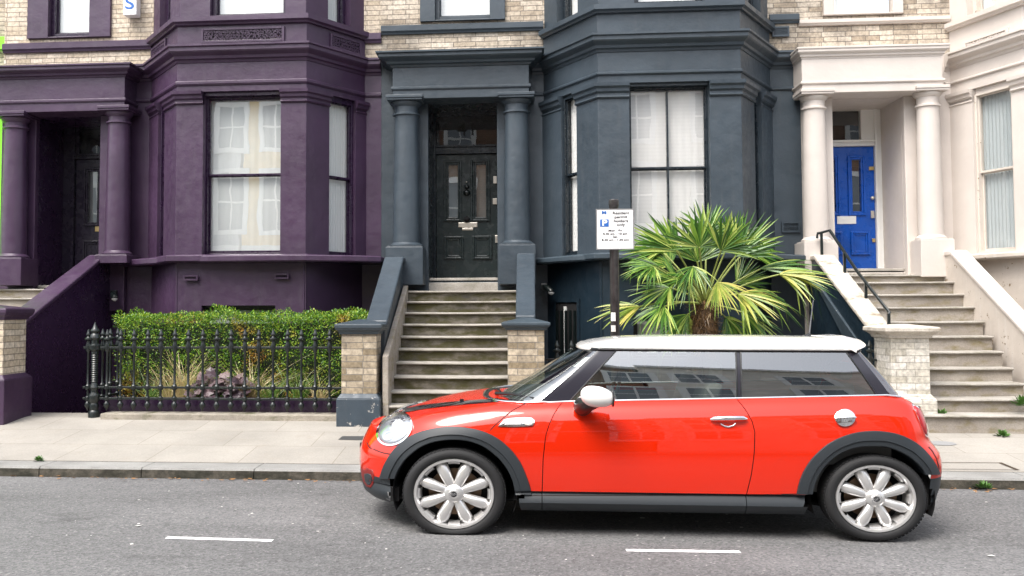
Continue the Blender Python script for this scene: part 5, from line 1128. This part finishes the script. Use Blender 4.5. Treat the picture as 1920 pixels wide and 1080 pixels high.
# greenhouse
G = {}
def gpt(u_kind, v, t):
    """t 0 belt .. 1 roof edge"""
    d = .15+.0684*t+.0468*t*t; W = HW-d
    xa = XPt(1022, 750, .17).x*(1-t)+XPt(1126, 655, .3).x*t; xc0 = XPt(938, 737, HW).x*(1-t)+XPt(1084, 646, HW).x*t
    xb = XPt(1668, 739, .17).x*(1-t)+XPt(1601, 657, .3).x*t; xc1 = xb+.16*(1-t)+.08*t
    z0 = None
    k = u_kind
    brk = [(xa), XPt(1066, 750, .16).x*(1-t)+XPt(1156, 657, .3).x*t, XPt(1381, 746, .16).x*(1-t)+XPt(1377, 657, .3).x*t, XPt(1389, 745, .16).x*(1-t)+XPt(1386, 657, .3).x*t, XPt(1643, 739, .16).x*(1-t)+XPt(1582, 657, .3).x*t, xb]
    if k == 'ws': x = xc0+(xa-xc0)*(1-cos(v)**(2/2.3)) if v < pi/2-1e-6 else xa; y = W*(sin(v)**(2/2.3)) if v > 0 else 0
    elif k == 'rw': x = xb+(xc1-xb)*(sin(v)**(2/2.6)); y = W*((cos(v) if v < pi/2-1e-6 else 0)**(2/2.6))
    else: x = brk[k]+(brk[k+1]-brk[k])*v; y = W
    zb_ = ZT(x)-.012
    zr = ip([(XPt(1084, 650, HW).x, XPt(1084, 650, HW).z), (XPt(1126, 655, .3).x, XPt(1126, 655, .3).z), (XPt(1380, 657, .3).x, XPt(1380, 657, .3).z), (XPt(1600, 658, .3).x, XPt(1600, 658, .3).z), (XPt(1640, 661, .6).x, XPt(1600, 657, .3).z)], x)
    if k == 'ws': zb_ = XPt(1022, 752, .17).z*(y/W)**2+XPt(935, 737, HW).z*(1-(y/W)**2)-.01
    z = zb_+(zr-zb_)*t
    if t > 0 and t < 1: z += 0
    return x, y, z
gc = [('ws', pi/2*k/16) for k in range(17)]
segs = []; 
for s_ in range(5): gc += [(s_, k/8) for k in range(0 if False else 1, 9)]
gc += [('rw', pi/2*k/12) for k in range(1, 13)]
TT = [0, .08, .2, .35, .5, .65, .8, .92, 1]
GP = [[gpt(k, v, t) for k, v in gc] for t in TT]
regs = {'windscreen': (0, 15), 'a_pillar': (15, 24), 'door_window': (24, 32), 'b_pillar': (32, 40), 'rear_side_window': (40, 48), 'c_pillar': (48, 56), 'rear_window': (56, 68)}
M['ws_glass'] = glass('windscreen_glass', (.8, .9, .84), .27)
MPIL = plain('dark_pillar_finish', (.022, .021, .03), .22, 0, 0, .5)
gm = {'windscreen': M['ws_glass'], 'door_window': M['car_glass'], 'rear_side_window': M['car_glass_dark'], 'rear_window': M['car_glass_dark']}
for nm, (a, b) in regs.items():
    if nm in ('windscreen', 'rear_window'):
        m = MB().grid([[near(r[i]) for i in (range(a, b+1))][::(1)] for r in GP]); m2 = MB().grid([[far(r[i]) for i in range(a, b+1)] for r in GP]); m.add(m2.v, [tuple(reversed(f)) for f in m2.f]); o = merge(m.build(nm, gm[nm], car, smooth=True))
    else: o = both(MB().grid([[near(r[i]) for i in range(a, b+1)] for r in GP]), nm, gm.get(nm, MPIL), car, smooth=True)
# dark glass surrounds and beltline chrome
bl = [near((r[0], r[1]+.012, r[2]+.006)) for r in (GP[0][i] for i in range(12, 60))]
both(MB().tube(bl, .0085, 8), 'chrome_strip', MCH, car, smooth=True)
rl = [near((r[0], r[1]+.004, r[2]+.004)) for r in (GP[-1][i] for i in range(0, 68))]; both(MB().tube(rl, .012, 8), 'roof_seal', M['black'], car, smooth=True)
for i in (24, 32, 40, 48):
    both(MB().tube([near((GP[j][i][0], GP[j][i][1]+.001, GP[j][i][2])) for j in range(len(TT))], .006, 6), 'window_seal', M['black'], car)
bs_ = [near((GP[0][i][0], GP[0][i][1]-.002, GP[0][i][2]+.012)) for i in range(24, 56)]
# scuttle below the windscreen
sc_r = []
for i in range(0, 21):
    x, y, z = GP[0][i] if i <= 16 else GP[0][i]
    k_ = 1-(y/.7)**3 if y < .7 else 0; fx = x-.10-.03*max(0, k_); fy = min(y*1.02+.0, .72)
    h = BV.ray_cast(Vector((fx, YC-fy, 2)), Vector((0, 0, -1))); fz_ = (h[0].z if h[0] else z)+.004
    sc_r.append([(x+.03, y, z+.01), (x, y, z+.004), ((x+fx)/2, (y+fy)/2, (z+fz_)/2+.004), (fx, fy, fz_)])
m = MB().grid([[near(p) for p in r] for r in sc_r]); m2 = MB().grid([[far(p) for p in r] for r in sc_r]); m.add(m2.v, m2.f); sco = merge(m.build('scuttle', M['black'], car, smooth=True))
both(MB().tube([Vector(near(r[-1]))+Vector((-.002, 0, .003)) for r in sc_r], .007, 8), 'scuttle_trim', MCH, sco, smooth=True)
for s_, x0_ in ((-.5, 0), (.05, 0)):
    a = Vector(GP[0][8]); 
    pts = [Vector((GP[0][4][0]-.04, YC+s_, GP[0][4][2]+.03)), Vector((GP[0][8][0]+.02, YC+s_-.25, GP[0][8][2]+.045)), Vector((GP[0][12][0]+.02, YC+s_-.42 if s_ < -.2 else YC+s_-.4, GP[0][12][2]+.045 if s_ < -.2 else GP[0][6][2]+.06))]
    if s_ > -.2: pts = [Vector((GP[0][2][0]-.04, YC+.1, GP[0][2][2]+.03)), Vector((GP[0][1][0]-.02, YC-.08, GP[0][1][2]+.05)), Vector((GP[0][3][0]+.0, YC-.3, GP[0][3][2]+.05))]
    else: pts = [Vector((GP[0][5][0]-.06, YC-.25, GP[0][5][2]+.03)), Vector((GP[0][9][0]-.02, YC-.42, GP[0][9][2]+.04)), Vector(near((GP[0][14][0]+.0, GP[0][14][1]-.02, GP[0][14][2]+.03)))]
    MB().tube(pts, [.016, .011, .008], 6).build('wiper', M['black'], sco, smooth=True)
# roof
zcr = [(XPt(a, b, HW).x, XPt(a, b, HW).z) for a, b in ((1084, 647), (1095, 641), (1112, 636.5), (1150, 631), (1200, 628.5), (1280, 627.5), (1400, 628), (1520, 630), (1590, 633), (1640, 637))]
rows = []
for i in range(0, 69):
    x, y, z = GP[-1][min(i, 68)]; zc2 = ip(zcr, x); r = []
    y_ = y+.016 if y > 0 else 0
    xx = x-(.012 if i < 12 else 0)-(.03 if i > 60 else 0)
    zb_ = z+.006; H2 = max(zc2-zb_, .004)
    for t in (1.0, 1.0, .985, .95, .88, .78, .65, .5, .33, .16, 0, -.16, -.33, -.5, -.65, -.78, -.88, -.95, -.985, -1.0, -1.0): 
        s_ = 1-abs(t)**3.2 if abs(t) < 1 else 0
        r.append((xx, YC-y_*t, zb_+H2*(s_**.62)))
    r[0] = (xx, YC-y_*.97, zb_-.01); r[-1] = (xx, YC+y_*.97, zb_-.01)
    rows.append(r)
roof = merge(MB().grid(rows).build('roof', MW, car, smooth=True))
# spoiler
sx0, sx1 = XPt(1560, 640, .6).x, XPt(1622, 645, .45).x+.005; zsp = XPt(1600, 644, .45).z; m = MB(); rows = []
for k in range(25):
    y = -.62+1.24*k/24; e = abs(y)/.62; xr2 = sx1-.12*e**5; zt2 = ip(zcr, sx0)+.004-(.05*e**2.2); rows.append([(sx0, YC+y, zt2-.03), (sx0, YC+y, zt2+.004), ((sx0+xr2)/2, YC+y, zt2+.012), (xr2-.02, YC+y, zt2-.004), (xr2, YC+y, zt2-.02), (xr2-.03, YC+y, zt2-.035), ((sx0+xr2)/2, YC+y, zt2-.05)])
m.grid(rows, True); m.add(rows[0], [tuple(range(7))]); m.add(rows[-1], [tuple(range(6, -1, -1))]); m.build('roof_spoiler', MW, car, smooth='auto')
# aerial
ab = bp(1517, 629, YC); MB().tube([(ab.x-.03, YC, ab.z-.02), (ab.x, YC, ab.z), (ab.x+.005, YC, ab.z+.02)], [.03, .02, .008], 10).build('aerial_base', M['black'], car, smooth=True)
MB().tube([(ab.x, YC, ab.z), bp(1521, 595, YC), bp(1525, 562, YC)], [.006, .0045, .003], 6).build('aerial', plain('grey_aerial', (.12, .12, .13), .5), car)
# door mirror
def blob(c, rx_, ry_, rz2, e=2.2, cut=None):
    rows = []
    for i in range(13):
        ph = -pi/2+pi*i/12; rows.append([(c[0]+rx_*(abs(cos(ph))**(2/e))*cos(2*pi*k/24), c[1]+ry_*(abs(cos(ph))**(2/e))*sin(2*pi*k/24), c[2]+rz2*(1 if ph > 0 else -1)*abs(sin(ph))**(2/e)) for k in range(24)])
    return MB().grid(rows, True)
mc = bp(1119, 744, YS-.13); m = blob((0, 0, 0), .112, .095, .072, 2.15)
m.v = [(mc.x+v[0]+(.012 if v[0] > 0 else 0), mc.y+v[1], mc.z+v[2]*(1+.12*(-v[0]/.11))+(-.12*v[0])) for v in m.v]
mi = both(m, 'mirror_housing', MW, car, smooth=True)
mb2 = MB().tube([(mc.x-.09, YS+.1, mc.z-.09), (mc.x-.085, YS+.02, mc.z-.085), (mc.x-.06, YS-.07, mc.z-.055), (mc.x-.01, YS-.11, mc.z-.02)], [.06, .065, .055, .06], 14); both(mb2, 'mirror_stalk', M['black'], car, smooth=True)
rm = MB().lathe((0, 0), [(.05, -.006), (.056, 0), (.05, .006)], 24, 1); rm.v = [(mc.x+.108+v[2], mc.y+v[0]*1.22, mc.z-.014+v[1]*.98) for v in rm.v]; both(rm, 'mirror_rim', M['black'], mi, smooth='auto')
# cabin
ft = XPt(1200, 760, .3).z
cab = MB().box(XPt(1020, 800, .3).x, XPt(1650, 800, .3).x, YS+.12, 2*YC-YS-.12, .5, ft-.14).build('cabin_floor', MIN, car)
MB().box(XPt(1000, 800, .3).x-.02, XPt(1075, 800, .3).x, YS+.17, 2*YC-YS-.17, .6, ft+.0).build('dashboard', MIN, car, bev=.04)
for px, ys_ in ((1290, YC-.36), (1290, YC+.36), (1530, YC-.34), (1530, YC+.34)):
    x0 = XPt(px, 700, .5).x; m = MB(); m.yz(0, 1, [(0, 0)]*3) if False else None
    sb = MB().prism([(x0-.05, ys_-.22, .6), (x0+.1, ys_-.22, .6), (x0+.22, ys_-.2, ft+.16), (x0+.1, ys_-.2, ft+.16)], [(x0-.05, ys_+.22, .6), (x0+.1, ys_+.22, .6), (x0+.22, ys_+.2, ft+.16), (x0+.1, ys_+.2, ft+.16)])
    se = sb.build('seat', MIN, car, bev=.04, seg=3); MB().box(x0+.13, x0+.23, ys_-.12, ys_+.12, ft+.18, ft+.31).build('headrest', MIN, se, bev=.04, seg=3)
swc = bp(1150, 738, YC+.36); sm = MB(); pts = [(swc.x+.05*cos(t*pi/12)*1.1, swc.y+.19*sin(t*pi/12), swc.z+.17*cos(t*pi/12)) for t in range(25)]; sm.tube(pts, .014, 8); sm.build('steering_wheel', MIN, car, smooth=True)
for yy in (YS+.17, 2*YC-YS-.19): MB().box(XPt(1010, 800, .3).x, XPt(1650, 800, .3).x, yy, yy+.02, .3, ft+.0).build('door_trim', plain('grey_door_trim', (.12, .12, .115), .7) if 'grey_door_trim' not in bpy.data.materials else bpy.data.materials['grey_door_trim'], car)
MB().box(GP[0][2][0]+.04, XPt(1075, 800, .3).x, YC-.6, YC+.6, ft-.2, GP[0][2][2]-.01).build('dashboard', MIN, car, bev=.02)
dtp = []
for i in range(0, 17):
    x, y, z = GP[0][i]; dtp.append([(x+.012, y*.985, z+.012), (x+.05, y*.97, z+.02), (.33, y*.93, z+.02), (.36, y*.93, z-.1)])
m = MB().grid([[near(p) for p in r] for r in dtp]); m2 = MB().grid([[far(p) for p in r] for r in dtp]); m.add(m2.v, m2.f); merge(m.build('dash_top', MIN, car, smooth=True))
# permits in the windscreen
i = 13; 
def wsq(v, t): p = gpt('ws', v, t); return Vector(near(p))
q_ = [wsq(1.2, .86), wsq(1.2, .68), wsq(1.42, .68), wsq(1.42, .86)]
MB().add([p+Vector((.012, .012, -.002)) for p in q_], [(0, 1, 2, 3)]).build('windscreen_permit', M['white'], car)
# wheels
def wheel(px, py, rx, name='wheel'):
    c = bp(px, py, YS+.02); k = 1.165; R = (bp(px+rx, py, YS+.02).x-bp(px-rx, py, YS+.02).x)/2/k
    def lat(prof, seg=64):       # prof [(r, y)] about the wheel axis
        rows = [[(c.x+r*k*cos(2*pi*s_/seg), YS+y, c.z+r*sin(2*pi*s_/seg)) for s_ in range(seg)] for r, y in prof]; return MB().grid(rows, True)
    r0 = R; ri = R*.778
    w_ = lat([(ri*.96, .2), (r0*.93, .2), (r0*.985, .185), (r0, .16), (r0*1.0, .06), (r0*.985, .03), (r0*.955, .012), (r0*.9, .004), (r0*.84, .004), (ri*1.02, .012), (ri, .02), (ri*.97, .05)])
    zlim = road_z(YS)+.004-c.z
    def squash(v):
        dz = v[2]-c.z; e = zlim+.022
        return v if dz > e else (v[0], v[1], c.z+zlim+.022*2.7183**((dz-e)/.022))
    w_.v = [squash(v) for v in w_.v]; w_ = w_.build('wheel', MRB, car, smooth='auto')
    tt = MB()
    for s_ in range(72):
        a = 2*pi*s_/72
        for y0, y1, r_a, r_b, tw in ((.024, .07, .985, 1.0015, .4), (.075, .15, .99, 1.0015, -.3)):
            pts = []
            for rr2 in (r_a, r_b):
                for (yy, da) in ((y0, 0), (y1, tw*.05), (y1, tw*.05+.06), (y0, .06)):
                    pts.append((c.x+r0*rr2*k*cos(a+da), YS+yy, c.z+r0*rr2*sin(a+da)))
            tt.prism(pts[:4], pts[4:])
    tt.v = [squash(v) for v in tt.v]; tt.build('tyre_tread', MRB, w_)
    rim = lat([(ri*1.0, .03), (ri*1.0, .018), (ri*.985, .012), (ri*.93, .014), (ri*.905, .03), (ri*.89, .05), (ri*.88, .18)])
    for s_ in range(8):
        a0 = 2*pi*s_/8; rows = []
        for t in range(9):
            a = a0-.17+.34*t/8; rows.append([(c.x+ri*r_*k*cos(a), YS+y_, c.z+ri*r_*sin(a)) for r_, y_ in ((.9, .03), (.86, .034), (.83, .05), (.82, .1))])
        rim.grid(rows)
    rim = rim.build('rim', MAL, w_, smooth='auto')
    lat([(.01, .16), (ri*.9, .16)]).build('wheel_void', M['void'], w_)
    lat([(.02, .11), (ri*.66, .11), (ri*.66, .13)], 48).build('brake_disc', MDISC, w_, smooth='auto')
    sp_ = MB()
    for s_ in range(8):
        a = 2*pi*(s_+.5)/8; ca, sa = cos(a), sin(a); rows = []
        n1 = 12
        for t in range(n1+1):
            u = t/n1; rad = ri*(.2+.735*u); wd = ri*(.118+.042*min(1, u*1.6))*(1 if u < .8 else sqrt(max(0, 1-((u-.8)/.2)**2))*.999+.001); yf = .034-.022*sin(pi*min(1, u*1.02))*.8+.006*u
            row = []
            for q2 in range(9):
                th = pi*q2/8; lx = cos(th)*wd; ly = yf+.035-sin(th)*.035
                row.append((c.x+(rad*ca-lx*sa)*k, YS+ly, c.z+rad*sa+lx*ca))
            rows.append(row)
        sp_.grid(rows)
        # pocket rim lip between the spokes
    sp_.build('spokes', MAL, rim, smooth=True)
    lat([(ri*.245, .05), (ri*.245, .03), (ri*.22, .024), (ri*.13, .016), (ri*.125, .008), (ri*.11, .004), (.001, .004)], 40).build('hub', MAL, rim, smooth='auto')
    hb_ = lat([(ri*.08, .004), (ri*.078, .001), (.001, .001)], 30).build('hub_badge', M['black'], rim); text('MINI', .03, MCH, hb_, Vector((c.x, YS-.0005, c.z)), Vector((1, 0, .06 if px < 1000 else .45)), Vector((-.06 if px < 1000 else -.45, 0, 1)), 'emblem', 1.2)
    # dark arch liner
    Ra = R*1.21; ln = MB(); rows = []
    for s_ in range(29):
        a = -.35+(pi+.7)*s_/28; rows.append([(c.x+Ra*k*cos(a), YS+yy, c.z-.005+Ra*sin(a)) for yy in (.07, .3, .46)])
    ln.grid(rows); ln.add([r[-1] for r in rows]+[(c.x, YS+.46, .1)], [tuple(range(30))]); ln.build('wheel_arch_liner', M['void'], car)
    return w_
for px, py in ((851, 926), (1642, 935)):
    w_ = wheel(px, py, 97.3)
# far side wheels
for nm in [o for o in list(car.children) if o.name.startswith('wheel') and 'arch' not in o.name]:
    f_ = nm.copy(); COL.objects.link(f_); f_.parent = car; f_.scale = (1, -1, 1); f_.location = (0, 2*YC, 0)
    for ch in nm.children:
        if ch.name.startswith(('rim', 'wheel_void')): g_ = ch.copy(); COL.objects.link(g_); g_.parent = f_
setb = Vector((.92, YC, 0)); car.location = setb
for c_ in car.children: c_.matrix_parent_inverse = Matrix.Translation(-setb)
